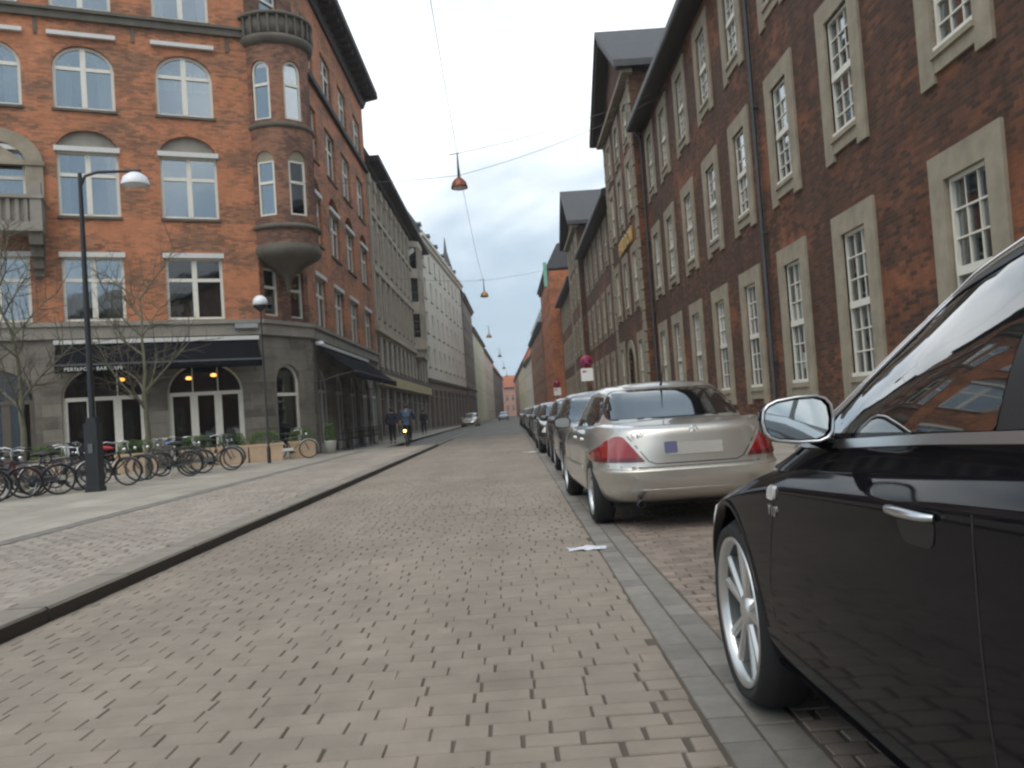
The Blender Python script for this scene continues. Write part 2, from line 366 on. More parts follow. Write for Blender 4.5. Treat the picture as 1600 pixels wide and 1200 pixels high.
def remat(root, swap):
    """object-level material swap on a copied thing: {old: new}"""
    def rec(o):
        if o.type == 'MESH':
            for sl in o.material_slots:
                if sl.material and sl.material.name in swap:
                    nm = swap[sl.material.name]; sl.link = 'OBJECT'; sl.material = MATS[nm]
        for c in o.children: rec(c)
    rec(root)
def struct(o): o['kind'] = 'structure'; return o
def letters(body, size, ext, m, name, parent, M, spacing=1.0):
    """each letter its own object"""
    me = text_mesh(body, size, ext, m, name, spacing)
    bm = bmesh.new(); bm.from_mesh(me); seen = set(); isl = []
    for f in bm.faces:
        if f.index in seen: continue
        st = [f]; seen.add(f.index); cur = []
        while st:
            g = st.pop(); cur.append(g.index)
            for v in g.verts:
                for h in v.link_faces:
                    if h.index not in seen: seen.add(h.index); st.append(h)
        xs = [v.co.x for i in cur for v in me_faces(bm, i)]; isl.append([min(xs), max(xs), cur])
    bm.free(); isl.sort(key=lambda q: q[0]); grp = []
    for a, b, c in isl:
        if grp and a < grp[-1][1] - .3 * min(b - a, grp[-1][1] - grp[-1][0]): grp[-1][1] = max(b, grp[-1][1]); grp[-1][2] += c
        else: grp.append([a, b, list(c)])
    for a, b, c in grp:
        mb = MB(); ids = {}
        for i in c:
            p = me.polygons[i]
            for k in p.vertices:
                if k not in ids: ids[k] = len(mb.v); mb.v.append(tuple(me.vertices[k].co))
            mb.f.append(tuple(ids[k] for k in p.vertices)); mb.sm.append(False)
        mb.obj(name, m, parent, M)
def me_faces(bm, i):
    bm.faces.ensure_lookup_table(); return bm.faces[i].verts
def text_mesh(body, size, ext, m, name, spacing=1.0):
    cu = bpy.data.curves.new(name, 'FONT'); cu.body = body; cu.size = size; cu.extrude = ext; cu.align_x = 'CENTER'; cu.space_character = spacing
    cu.resolution_u = 3
    o = bpy.data.objects.new(name, cu); COL.objects.link(o)
    dg = bpy.context.evaluated_depsgraph_get(); me = bpy.data.meshes.new_from_object(o.evaluated_get(dg))
    bpy.data.objects.remove(o); me.materials.clear(); me.materials.append(MATS[m]); me.name = name
    return me
# ------------------------------------------------------------------ ground, roadway, pavements
def sheet(name, poly, z, m, parent=None):
    b = MB(); n = len(poly); b.add([(x, y, z) for x, y in poly], [tuple(range(n))]); o = b.obj(name, m, parent)
    if parent is None: struct(o)
    return o
sheet('ground', [(-900, -300), (900, -300), (900, 1800), (-900, 1800)], -.04, 'ground_mat')
PV0, PV1 = -1.0, 47.0
roadway = sheet('roadway', [(-3.4, -8), (2.75, -8), (2.75, PV1), (-3.4, PV1)], -.008, 'joint')
sheet('carriageway_far', [(-5.6, PV1), (2.75, PV1), (2.9, 120), (2.4, 340), (-4.4, 340), (-5.6, 110)], -.004, 'asphalt')
# paving stone meshes: a bevelled top, slightly uneven, unit size 1 x 1, top at 0
def stone_mesh(name, m, bev=.018, h=.05, wob=.012, seed=0, asp=1.7):
    rnd = random.Random(seed); b = MB()
    bx, by = bev, bev * asp
    def j(s): return rnd.uniform(-s, s)
    o = [(-.5 + j(wob), -.5 + j(wob)), (.5 + j(wob), -.5 + j(wob)), (.5 + j(wob), .5 + j(wob)), (-.5 + j(wob), .5 + j(wob))]
    t = [(x * (1 - 2 * bx), y * (1 - 2 * by)) for x, y in o]
    zt = [j(.0008) for _ in range(4)]
    v = [(x, y, -h) for x, y in o] + [(x, y, -.006) for x, y in o] + [(x, y, z) for (x, y), z in zip(t, zt)]
    f = [(8, 9, 10, 11)] + [(4 + i, 4 + (i + 1) % 4, 8 + (i + 1) % 4, 8 + i) for i in range(4)] + [(i, (i + 1) % 4, 4 + (i + 1) % 4, 4 + i) for i in range(4)]
    return v, f
STV = [stone_mesh('', None, seed=k) for k in range(8)]
def lay(parent, pieces, name, mpiece, mmass, z, nmax=300, massname=None, mindist=0.0, near=None):
    """pieces: (x, y, sx, sy, rot). The nearest are objects, the others one mesh"""
    ms = []
    for k in range(8):
        b = MB(); b.add(*STV[k]); ms.append(b.mesh(name, mpiece))
    near = near or (lambda p: p[0] ** 2 + p[1] ** 2)
    pieces = sorted(pieces, key=near)
    b = MB()
    for i, (x, y, sx, sy, rot) in enumerate(pieces):
        k = (i * 5 + int(x * 37)) % 8
        M = Matrix.Translation((x, y, z + random.uniform(-.0012, .0012))) @ Matrix.Rotation(rot, 4, 'Z') @ Matrix.Diagonal((sx, sy, 1, 1))
        if i < nmax: inst(ms[k], name, parent, M)
        else: b.add(*STV[k], False, M)
    if b.v:
        o = b.obj(massname or name + '_field', mmass, parent); o['kind'] = 'stuff'
def courses(x0, x1, y0, y1, L, B, jit=.006, gapfun=None, skip=None):
    out = []; y = y0; r = 0
    while y < y1:
        Bh = B * random.uniform(.96, 1.04); x = x0 - (L * .5 if r % 2 else 0) - random.uniform(0, .05)
        while x < x1:
            l = L * random.uniform(.93, 1.07); a, c = max(x, x0), min(x + l, x1)
            if c - a > .05 and not (skip and skip((a + c) / 2, y)):
                g = noise.noise(Vector((x * .42, y * .2, 3.3))) * .5 + .5 + noise.noise(Vector((x * 1.6, y * .8, 7.1))) * .25
                g = min(1, max(0, (g - .44) / .28)); g = g * g * (3 - 2 * g)
                gx = .003 + .004 * random.random() + g * (.010 + .014 * random.random()); gy = .0025 + g * .016
                out.append(((a + c) / 2 + random.uniform(-jit, jit) * .5, y + Bh / 2, c - a - gx, Bh - gy, random.uniform(-.006, .006)))
            x += l
        y += Bh; r += 1
    return out
lay(roadway, courses(-3.22, .645, PV0, PV1, .238, .132), 'paver', 'paver_piece', 'paver_mass', 0,
    near=lambda p: (p[0] + .6) ** 2 * .5 + p[1] ** 2 + (1e6 if p[1] < 2.55 else 0))
def rows_along(x0, w, y0, y1, l0, l1):
    out = []; y = y0
    while y < y1:
        l = random.uniform(l0, l1); out.append((x0 + w / 2, y + l / 2, w - .012, l - .013, random.uniform(-.008, .008))); y += l
    return out
lay(roadway, rows_along(.65, .16, PV0, PV1, .2, .27) + rows_along(.81, .16, PV0, PV1, .2, .27), 'gutter_stone', 'gutter_piece', 'gutter_mass', -.002, 90, 'gutter_stones', near=lambda p: p[1] + (1e6 if p[1] < 2.5 else 0))
lay(roadway, courses(.975, 2.62, PV0, 30, .21, .108), 'bay_paver', 'bay_paver', 'bay_paver', -.001, 0, 'parking_bay_pavers')
# left: granite kerb, sett field, channel, slabs
KX = -3.22
kerb = struct(MB().box(KX - .29, KX - .01, -6, 36.6, -.2, .07).obj('kerb', 'joint'))
y = -5.0
kb = []
while y < 36:
    l = random.uniform(1.0, 1.5); kb.append((y, min(y + l, 36.5))); y += l
for a, c in kb:
    b = MB(); jx = random.uniform(-.006, .006); g = .008
    prof = [(KX - .30, -.1), (KX + jx, -.1), (KX + jx - .004, .088), (KX + jx - .02, .105), (KX - .30, .104)]
    n = len(prof); vs = [(px, a + g, pz) for px, pz in prof] + [(px + random.uniform(-.003, .003), c - g, pz) for px, pz in prof]
    fs = [tuple(range(n)), tuple(range(2 * n - 1, n - 1, -1))] + [(i, i + n, (i + 1) % n + n, (i + 1) % n) for i in range(n)]
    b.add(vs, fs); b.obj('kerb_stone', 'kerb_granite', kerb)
pl = sheet('pavement_left', [(KX - .29, -8), (KX - .29, 36.4), (-5.4, 38.5), (-5.6, 110), (-4.6, 200), (-4.2, 340), (-40, 340), (-40, -8)], .082, 'joint')
lay(pl, courses(-5.83, KX - .305, .5, 36.2, .235, .13), 'sett', 'sett_piece', 'sett_mass', .1, 300, near=lambda p: p[1] + (1e6 if p[0] < -.585 * p[1] - .05 else 0))
ch = MB()
for i in range(66):
    ya = -.6 + i * .6
    ch.add([(-6.10, ya + .006, .100), (-5.98, ya + .006, .088), (-5.86, ya + .006, .100), (-6.10, ya + .594, .100), (-5.98, ya + .594, .088), (-5.86, ya + .594, .100)], [(0, 1, 4, 3), (1, 2, 5, 4)])
ch.obj('drain_channel', 'channel', pl)
def slabs(x0, x1, y0, y1, L, B):
    out = []; y = y0; r = 0
    while y < y1:
        x = x1 + (L * .5 if r % 2 else 0)
        while x > x0:
            a, c = max(x - L, x0), min(x, x1)
            if c - a > .1: out.append(((a + c) / 2, y + B / 2, c - a - .008, B - .008, 0))
            x -= L
        y += B; r += 1
    return out
STV_S = STV; STV = [stone_mesh('', None, bev=.008, wob=.003, seed=k, asp=1.3) for k in range(8)]
lay(pl, slabs(-12.5, -6.115, 1, 34, .8, .62), 'slab', 'slab', 'slab_mass', .1, 250, near=lambda p: p[1] + (1e6 if p[0] < -.585 * p[1] - .3 else 0))
far = [(x, y + .31, 1.19, .615, 0) for y in [34 + i * .62 for i in range(70)] for x in (-6.15, -7.35)]
lay(pl, far, 'slab', 'slab', 'slab_mass', .099, 0, 'slabs_far')
STV = STV_S
sheet('pavement_left_far', [(-5.62, 77.5), (-4.65, 200), (-4.25, 340), (-12, 340), (-12, 77.5)], .094, 'slab_mass')
sheet('plaza_left', [(-12.52, -8), (-12.52, 60), (-40, 60), (-40, -8)], .094, 'slab_mass')
# cycle lane beyond the kerb's end
sheet('cycle_lane', [(-5.3, 39.2), (-3.45, 36.9), (-3.45, 110), (-5.5, 110)], .004, 'asphalt')
sheet('cycle_lane_line', [(-3.55, 39), (-3.43, 39), (-3.43, 62), (-3.55, 62)], .010, 'slab_mass')
# right: kerb and footway
kr = struct(MB().box(2.74, 2.86, -6, 120, -.2, .07).obj('kerb_right', 'joint'))
for i in range(60):
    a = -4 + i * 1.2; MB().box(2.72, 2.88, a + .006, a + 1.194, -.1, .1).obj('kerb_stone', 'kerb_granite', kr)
pr = sheet('pavement_right', [(2.87, -8), (2.87, 340), (7, 340), (7, -8)], .082, 'joint')
lay(pr, [(3.3 + .8 * k, .62 * i + .31, .79, .612, 0) for i in range(0, 70) for k in range(4)], 'slab', 'slab', 'slab_mass', .098, 0, 'slabs_field')
sheet('pavement_right_far', [(2.88, 43.3), (2.88, 120), (2.5, 340), (7, 340), (7, 43.3)], .094, 'slab_mass')
# paper litter
def litter(x, y, s, label, seed, z=.004):
    rnd = random.Random(seed); b = MB(); n = 7; vs = []; fs = []
    for i in range(n):
        for k in range(n):
            u, v = i / (n - 1) - .5, k / (n - 1) - .5
            e = 1 - .35 * rnd.random() * (abs(u) + abs(v))
            vs.append((u * s * 1.35 * e, v * s * .8 * e, z + max(0, .016 * (rnd.random() - .3) + .010 * math.sin(u * 9 + v * 4))))
    fs = [(i * n + k, (i + 1) * n + k, (i + 1) * n + k + 1, i * n + k + 1) for i in range(n - 1) for k in range(n - 1)]
    b.add(vs, fs); o = b.obj('paper_litter', 'paper', None, T(x, y, 0, rnd.uniform(-10, 10)))
    md = o.modifiers.new('thick', 'SOLIDIFY'); md.thickness = .002
    tag(o, label, 'litter', 'paper litter on the roadway')
litter(.56, 7.35, .26, 'crumpled bluish white paper lying beside the gutter stones, nearest litter', 3)
litter(.52, 25.5, .45, 'small pale paper scrap by the gutter beside the dark parked cars', 5)
# ------------------------------------------------------------------ building kit (local frame: x along the facade, y into the house, z up)
def arc(a, b, zs, rise, n=10):
    """points of an arch from (a,zs) up and over to (b,zs)"""
    c, r = (a + b) / 2, (b - a) / 2
    return [(c - r * math.cos(math.pi * i / n), zs + rise * math.sin(math.pi * i / n)) for i in range(n + 1)]
def wall_mb(u0, u1, z0, z1, ops, depth=.22, step=None):
    b = MB(); xs = {u0, u1}; zs = {z0, z1}
    for o in ops: xs |= {o[0], o[1]}; zs |= {o[2], o[3]}
    if step:
        k = u0
        while k < u1: xs.add(k); k += step
    xs = sorted(x for x in xs if u0 - 1e-6 <= x <= u1 + 1e-6); zs = sorted(z for z in zs if z0 - 1e-6 <= z <= z1 + 1e-6)
    for i in range(len(xs) - 1):
        for k in range(len(zs) - 1):
            cx, cz = (xs[i] + xs[i + 1]) / 2, (zs[k] + zs[k + 1]) / 2
            if any(o[0] < cx < o[1] and o[2] < cz < o[3] for o in ops): continue
            b.add([(xs[i], 0, zs[k]), (xs[i + 1], 0, zs[k]), (xs[i + 1], 0, zs[k + 1]), (xs[i], 0, zs[k + 1])], [(0, 1, 2, 3)])
    for o in ops:
        a, c, d, e = o[:4]; rise = o[4] if len(o) > 4 else 0
        if rise:
            p = arc(a, c, e - rise, rise); h = len(p) // 2
            for i in range(len(p) - 1):
                b.add([(p[i][0], 0, p[i][1]), (p[i + 1][0], 0, p[i + 1][1]), (p[i + 1][0], depth, p[i + 1][1]), (p[i][0], depth, p[i][1])], [(0, 1, 2, 3)])
                b.add([(p[i][0], 0, p[i][1]), (p[i + 1][0], 0, p[i + 1][1]), (p[i + 1][0], 0, e), (p[i][0], 0, e)], [(0, 1, 2, 3)])
            top = e - rise
        else:
            top = e; b.add([(a, 0, e), (c, 0, e), (c, depth, e), (a, depth, e)], [(0, 1, 2, 3)])
        for x in (a, c): b.add([(x, 0, d), (x, depth, d), (x, depth, top), (x, 0, top)], [(0, 1, 2, 3)])
        b.add([(a, 0, d), (c, 0, d), (c, depth, d), (a, depth, d)], [(0, 1, 2, 3)])
    return b
WC = {}
def frame_bars(b, x0, x1, z0, z1, t, d):
    b.box(x0, x0 + t, 0, d, z0, z1); b.box(x1 - t, x1, 0, d, z0, z1)
    b.box(x0 + t, x1 - t, 0, d, z0, z0 + t); b.box(x0 + t, x1 - t, 0, d, z1 - t, z1)
def win_meshes(style, w, h, rise=0, mframe='window_white'):
    """returns (frame mesh, [pane meshes (mesh, x, z)], extra)"""
    key = (style, round(w, 3), round(h, 3), round(rise, 3), mframe)
    if key in WC: return WC[key]
    b = MB(); x0, x1 = -w / 2, w / 2; panes = []
    def glass(px0, px1, pz0, pz1, poly=None):
        g = MB(); poly = poly or [(px0, pz0), (px1, pz0), (px1, pz1), (px0, pz1)]
        g.prism(poly, .045, .057); panes.append(g.mesh('pane', 'pane_dark' if style == 'cafe' else 'pane'))
    if style == 'cross':                       # four light casement
        t = .10; zt = h - rise if rise else h * .64
        if rise:
            o = arc(x0, x1, h - rise, rise, 14); i = arc(x0 + t, x1 - t, h - rise, rise - t, 14)
            for k in range(14): b.prism([o[k], o[k + 1], i[k + 1], i[k]], 0, .09)
            b.box(x0, x0 + t, 0, .09, 0, h - rise); b.box(x1 - t, x1, 0, .09, 0, h - rise); b.box(x0 + t, x1 - t, 0, .09, 0, t)
            b.box(-.085, .085, -.015, .09, t, h - t * .5)
            b.box(x0 + t, -.085, -.01, .09, zt - .06, zt + .06); b.box(.085, x1 - t, -.01, .09, zt - .06, zt + .06)
            glass(x0 + t, -.085, t, zt - .06); glass(.085, x1 - t, t, zt - .06)
            hl = [p for p in i if p[0] <= -.085]; hr = [p for p in i if p[0] >= .085]
            glass(0, 0, 0, 0, [(x0 + t, zt + .06)] + [p for p in hl if p[1] > zt + .06] + [(-.085, h - t - .005), (-.085, zt + .06)])
            glass(0, 0, 0, 0, [(x1 - t, zt + .06), (.085, zt + .06), (.085, h - t - .005)] + [p for p in hr if p[1] > zt + .06])
        else:
            frame_bars(b, x0, x1, 0, h, t, .09)
            b.box(-.085, .085, -.015, .09, t, h - t)
            b.box(x0 + t, -.085, -.01, .09, zt - .06, zt + .06); b.box(.085, x1 - t, -.01, .09, zt - .06, zt + .06)
            for a, c in ((x0 + t, -.085), (.085, x1 - t)):
                glass(a, c, t, zt - .06); glass(a, c, zt + .06, h - t)
    elif style in ('sash', 'sash1'):           # small paned sashes, meeting rail in the middle
        t = .055; zm = h * .5
        frame_bars(b, x0, x1, 0, h, t, .08)
        b.box(x0 + t, x1 - t, -.03, .08, zm - .07, zm + .05); b.box(x0 - .02, x1 + .02, -.07, -.005, -.02, .07)
        for za, zb in ((t, zm - .07), (zm + .05, h - t)):
            cols = [x0 + t + (w - 2 * t) * k / 3 for k in range(4)]; rows = [za + (zb - za) * k / 3 for k in range(4)]
            for k in (1, 2): b.box(cols[k] - .013, cols[k] + .013, .02, .07, za, zb)
            for k in (1, 2): b.box(x0 + t, x1 - t, .016, .074, rows[k] - .013, rows[k] + .013)
            if style == 'sash':
                for i in range(3):
                    for k in range(3): glass(cols[i] + (.013 if i else 0), cols[i + 1] - (.013 if i < 2 else 0), rows[k] + (.013 if k else 0), rows[k + 1] - (.013 if k < 2 else 0))
            else: glass(x0 + t, x1 - t, za, zb)
    elif style == 'narrow':                    # two light window
        t = .085; zt = h * .6
        if rise:
            o = arc(x0, x1, h - rise, rise, 12); i = arc(x0 + t, x1 - t, h - rise, rise - t, 12)
            for k in range(12): b.prism([o[k], o[k + 1], i[k + 1], i[k]], 0, .09)
            b.box(x0, x0 + t, 0, .09, 0, h - rise); b.box(x1 - t, x1, 0, .09, 0, h - rise); b.box(x0 + t, x1 - t, 0, .09, 0, t)
            b.box(x0 + t, x1 - t, -.01, .09, zt - .05, zt + .05)
            glass(x0 + t, x1 - t, t, zt - .05); glass(0, 0, 0, 0, [(x0 + t, zt + .05), (x1 - t, zt + .05)] + [p for p in reversed(i) if p[1] > zt + .05])
        else:
            frame_bars(b, x0, x1, 0, h, t, .09); b.box(x0 + t, x1 - t, -.01, .09, zt - .05, zt + .05)
            glass(x0 + t, x1 - t, t, zt - .05); glass(x0 + t, x1 - t, zt + .05, h - t)
    elif style == 'simple':
        t = .09; frame_bars(b, x0, x1, 0, h, t, .08); b.box(-.04, .04, -.005, .08, t, h - t); b.box(x0 + t, x1 - t, 0, .075, h * .66 - .04, h * .66 + .04)
        glass(x0 + t, x1 - t, t, h - t)
    elif style == 'cafe':                      # three glazed doors under an arched light
        t = .11; zt = h - rise
        o = arc(x0, x1, zt, rise, 16); i = arc(x0 + .07, x1 - .07, zt, rise - .07, 16)
        for k in range(16): b.prism([o[k], o[k + 1], i[k + 1], i[k]], 0, .08)
        n = 3
        b.box(x0, x1, -.02, .1, zt - .13, zt + .0)
        for k in range(n + 1):
            xc = x0 + t / 2 + (w - t) * k / n; tt = t * (1.0 if k in (0, n) else 1.15); b.box(xc - tt, xc + tt, 0, .1, 0, zt - .13)
        b.box(x0, x1, .005, .09, 0, .35)
        for k in range(n):
            a = x0 + t / 2 + (w - t) * k / n + t * 1.15; c = x0 + t / 2 + (w - t) * (k + 1) / n - t * 1.15; glass(a, c, .35, zt - .13)
        glass(0, 0, 0, 0, [(x0 + .08, zt)] + i[1:-1] + [(x1 - .08, zt)])
        for k in (1, 2): b.box(x0 + w * k / 3 - .02, x0 + w * k / 3 + .02, .01, .07, zt, h - .16)
    WC[key] = (b.mesh('window', mframe), panes)
    return WC[key]
def window(parent, F, u, z, w, h, style='cross', rise=0, inset=.13, mframe='window_white', curtain=0.0, box=False, sill=True, bend=None, pane_split=True, name='window', ckinds=(0, 1, 2, 3)):
    me, panes = win_meshes(style, w, h, rise, mframe)
    M = F @ Matrix.Translation((u, inset, z))
    def bm_(m):
        if not bend: return m
        m = m.copy()
        for v in m.vertices:
            v.co = Vector(bend(u + v.co.x, inset + v.co.y, z + v.co.z))
        m.update(); return m
    if bend: M = F
    wo = inst(bm_(me), name, parent, M)
    for p in panes: inst(bm_(p), 'pane', wo, M if bend else M @ Matrix.Rotation(R(random.uniform(-.7, .7)), 4, 'X') @ Matrix.Rotation(R(random.uniform(-.7, .7)), 4, 'Z'))
    if sill and not bend:
        s = win_extra('sill', w); inst(s, 'sill', wo, M)
    if box and not bend: inst(win_extra('box', w), 'blind_box', wo, M @ Matrix.Translation((0, 0, h)))
    if curtain and random.random() < curtain and not bend:
        inst(win_extra('curt%d' % random.choice(ckinds), w, h - rise * .5), 'curtain', wo, M)
    return wo
def win_extra(kind, w, h=0):
    key = (kind, round(w, 3), round(h, 3))
    if key in WC: return WC[key]
    b = MB()
    if kind == 'sill': b.box(-w / 2 - .05, w / 2 + .05, -.2, .08, -.09, -.005); m = 'stone_dark'
    elif kind == 'box': b.box(-w / 2 - .06, w / 2 + .06, -.2, -.01, -.03, .14); m = 'window_shade'
    else:
        k = int(kind[4]); m = 'curtain'
        spans = [[(-.48, -.2), (.22, .48)], [(-.48, .48)], [(-.48, -.28), (.05, .48)], [(-.47, -.30), (.30, .47)], [(-.48, -.02), (.03, .48)], [(-.48, .1), (.2, .48)]][k]
        z0 = [0, h * .55, 0, 0, 0, 0][k]
        for a, c in spans:
            n = max(4, int((c - a) * w / .05)); vs = []
            for i in range(n + 1):
                x = (a + (c - a) * i / n) * w; y = .22 + .03 * math.sin(i * 1.9 + k)
                vs += [(x, y, z0 + .05), (x, y, h - .05)]
            b.add(vs, [(2 * i, 2 * i + 2, 2 * i + 3, 2 * i + 1) for i in range(n)], True)
    WC[key] = b.mesh(kind.rstrip('0123456789'), m)
    return WC[key]
def interior(parent, F, u0, u1, z0, z1, floors, depth=3.0):
    b = MB(); b.add([(u0, depth, z0), (u1, depth, z0), (u1, depth, z1), (u0, depth, z1)], [(0, 1, 2, 3)])
    for z in floors: b.box(u0 + .02, u1 - .02, .3, depth, z - .15, z + .15)
    for u in (u0 + .02, u1 - .02): b.add([(u, .25, z0), (u, depth, z0), (u, depth, z1), (u, .25, z1)], [(0, 1, 2, 3)])
    b.obj('interior', 'interior', parent, F)
brickmat('ashlar', (.235, .215, .18), (.20, .185, .155), (.13, .12, .10), (.17, .155, .125), .5, .7, (.75, 1.1), .6, bw=.95, bh=.42)
# ------------------------------------------------------------------ right: long brick building with sandstone windows
RB = empty('brick_building', T(6.3, 23, 0), 'long dark brick building with sandstone window surrounds and gabled pavilions, right side', 'building')
FR = Matrix.Translation((6.3, 0, 0)) @ Matrix.Rotation(R(-90), 4, 'Z')   # local x = -Y
COLS_A = [4.6, 8.0, 11.4, 15.17, 18.5, 21.78, 24.95, 28.2, 31.45, 34.4]
ROWS = [(1.43, 4.05), (5.85, 8.0), (9.9, 12.0)]
OW = 1.06
surr = {}
def surround_mesh(h):
    if h in surr: return surr[h]
    b = MB(); a = OW / 2
    b.box(-a - .40, -a, -.05, .12, -.43, h + .38); b.box(a, a + .40, -.05, .12, -.43, h + .38)
    b.box(-a, a, -.047, .12, h, h + .38); b.box(-a, a, -.044, .12, -.30, 0); b.box(-a - .03, a + .03, -.09, -.04, -.10, -.02)
    surr[h] = b.mesh('surround', 'sandstone'); return surr[h]
def rwindow(Y, z0, z1, X=6.3, near=False):
    F = Matrix.Translation((X, 0, 0)) @ Matrix.Rotation(R(-90), 4, 'Z')
    wo = window(RB, F, -Y, z0, OW, z1 - z0, 'sash' if near else 'sash1', inset=.035, sill=False, curtain=1.0, ckinds=(4, 4, 5, 0))
    inst(surround_mesh(round(z1 - z0, 2)), 'surround', wo, F @ Matrix.Translation((-Y, 0, z0)))
    return wo
def rsection(Ya, Yb, cols, X=6.3, rows=ROWS, ztop=12.7, extra=(), name='wall'):
    F = Matrix.Translation((X, 0, 0)) @ Matrix.Rotation(R(-90), 4, 'Z')
    ops = [(-c - OW / 2, -c + OW / 2, a, b_) for c in cols for a, b_ in rows] + list(extra)
    w_ = wall_mb(-Yb, -Ya, 0, ztop, ops)
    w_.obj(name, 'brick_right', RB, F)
    for c in cols:
        for a, b_ in rows: rwindow(c, a, b_, X, near=c < 20)
    interior(RB, F, -Yb, -Ya, 0, ztop, [5.0, 9.1])
def reave(Ya, Yb, z=12.7):
    b = MB(); b.prism([(-.62, z + .02), (-.66, z + .1), (-.62, z + .38), (-.42, z + .42), (.2, z + .42), (.2, z), (-.3, z)], -Yb, -Ya, ax='x', M=None)
    b.obj('eaves_gutter', 'gutter_black', RB, FR)
    b = MB(); b.add([(-Yb, -.45, z + .40), (-Ya, -.45, z + .40), (-Ya, 6.5, z + 5.2), (-Yb, 6.5, z + 5.2), (-Yb, 13, z + .4), (-Ya, 13, z + .4)], [(0, 1, 2, 3), (3, 2, 5, 4)])
    b.add([(-Ya, -.45, z + .4), (-Ya, 6.5, z + 5.2), (-Ya, 13, z + .4)], [(0, 1, 2)]); b.add([(-Yb, -.45, z + .4), (-Yb, 6.5, z + 5.2), (-Yb, 13, z + .4)], [(0, 1, 2)])
    b.obj('roof', 'slate', RB, FR)
rsection(-2, 36.2, COLS_A); reave(-2, 36.0)
# the same front goes on behind the camera
bc = [-40 + 3.3 * k for k in range(12)]
bo_ = [(-c - OW / 2, -c + OW / 2, a, b_) for c in bc for a, b_ in ROWS]
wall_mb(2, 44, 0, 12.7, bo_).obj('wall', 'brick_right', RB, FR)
for o in bo_:
    wo = inst(win_meshes('sash1', OW, round(o[3] - o[2], 3))[0], 'window', RB, FR @ Matrix.Translation(((o[0] + o[1]) / 2, .1, o[2])))
    inst(surround_mesh(round(o[3] - o[2], 2)), 'surround', wo, FR @ Matrix.Translation(((o[0] + o[1]) / 2, 0, o[2])))
interior(RB, FR, 2, 44, 0, 12.7, [5.0, 9.1], .8); reave(-44, -2.1)
def pavilion(Ya, Yb, gate=True):
    X = 5.95; Yc = (Ya + Yb) / 2
    F = Matrix.Translation((X, 0, 0)) @ Matrix.Rotation(R(-90), 4, 'Z')
    cols = [Yc - 3.1, Yc, Yc + 3.1]
    rows = ROWS + [(13.1, 14.6)]
    ops = []
    for c in cols:
        for k, (a, b_) in enumerate(rows):
            if k == 0 and c == Yc and gate: continue
            ops.append((-c - OW / 2, -c + OW / 2, a, b_)); rwindow(c, a, b_, X)
    if gate: ops.append((-Yc - .95, -Yc + .95, .1, 3.95, .95))
    wm = wall_mb(-Yb, -Ya, 0, 15.4, ops)
    for yy in (Ya, Yb): wm.add([(-yy, 0, 0), (-yy, .4, 0), (-yy, .4, 15.4), (-yy, 0, 15.4)], [(0, 1, 2, 3)])
    wm.add([(-Yb, 0, 15.4), (-Ya, 0, 15.4), (-Yc, 0, 18.9)], [(0, 1, 2)])
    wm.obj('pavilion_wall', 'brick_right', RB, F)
    interior(RB, F, -Yb, -Ya, 0, 15.3, [5.0, 9.1, 12.7], 2.5)
    if gate:
        g = MB(); p = arc(-.95, .95, 3.0, .95, 16); o = arc(-1.3, 1.3, 3.0, 1.3, 16)
        for k in range(16): g.prism([o[k], o[k + 1], p[k + 1], p[k]], -.06, .1)
        g.box(-1.3, -.95, -.06, .1, .1, 3.0); g.box(.95, 1.3, -.06, .1, .1, 3.0)
        go = g.obj('gateway', 'sandstone', RB, F @ Matrix.Translation((-Yc, 0, 0)))
        MB().box(-.95, .95, .3, .38, .1, 3.9).obj('gate_door', 'black_plastic', go, F @ Matrix.Translation((-Yc, 0, 0)))
    qa = MB().box(-.36, .36, -.07, .02, 0, .40).mesh('quoin_block', 'sandstone'); qb = MB().box(-.26, .26, -.07, .02, 0, .40).mesh('quoin_block', 'sandstone')
    for yy in (Ya + .4, Yb - .4):
        for k in range(34): inst(qa if k % 2 else qb, 'quoin_block', RB, F @ Matrix.Translation((-yy, 0, .3 + .445 * k)))
    c = MB(); c.box(-Yb - .35, -Ya + .35, -.35, .1, 15.25, 15.42); c.obj('cornice', 'sandstone', RB, F)
    half = (Yb - Ya) / 2 + .6; zb, za = 15.45, 19.15
    s = MB()
    for sg in (-1, 1):
        s.add([(-Yc + sg * half, -.7, zb), (-Yc, -.7, za), (-Yc, 9, za), (-Yc + sg * half, 9, zb),
               (-Yc + sg * half, -.7, zb + .28), (-Yc, -.7, za + .28), (-Yc, 9, za + .28), (-Yc + sg * half, 9, zb + .28)],
              [(0, 1, 2, 3), (4, 7, 6, 5), (0, 4, 5, 1), (0, 3, 7, 4)])
    s.obj('pavilion_roof', 'slate', RB, F)
    b2 = MB()
    for sg in (-1, 1):
        b2.prism([(-Yc + sg * half, zb - .02), (-Yc, za - .02), (-Yc, za - .35), (-Yc + sg * half * .93, zb - .02)], -.6, -.05)
    b2.obj('raking_cornice', 'eave_dark', RB, F)
    for yy in (Ya, Yb):
        MB().box(-yy - .01, -yy + .01, .0, 7, 12.6, 15.4).obj('pavilion_side', 'brick_right', RB, F)
pavilion(36.2, 46.2); rsection(46.2, 66.4, [48.2, 51.2, 54.3, 57.5, 60.7, 64.0]); reave(46.4, 66.2)
pavilion(66.4, 76.4, gate=False); rsection(76.4, 97.5, [78.6, 81.8, 85, 88.2, 91.4, 94.6]); reave(76.6, 97.4)
for Y in (20.1, 35.85):
    b = MB(); b.tube([(-Y, -.12, .1), (-Y, -.12, 12.3), (-Y, -.40, 12.8)], .055, 10)
    for z in (2, 5, 8, 11): b.box(-Y - .09, -Y + .09, -.14, 0, z, z + .06)
    b.obj('downpipe', 'metal_grey', RB, FR)
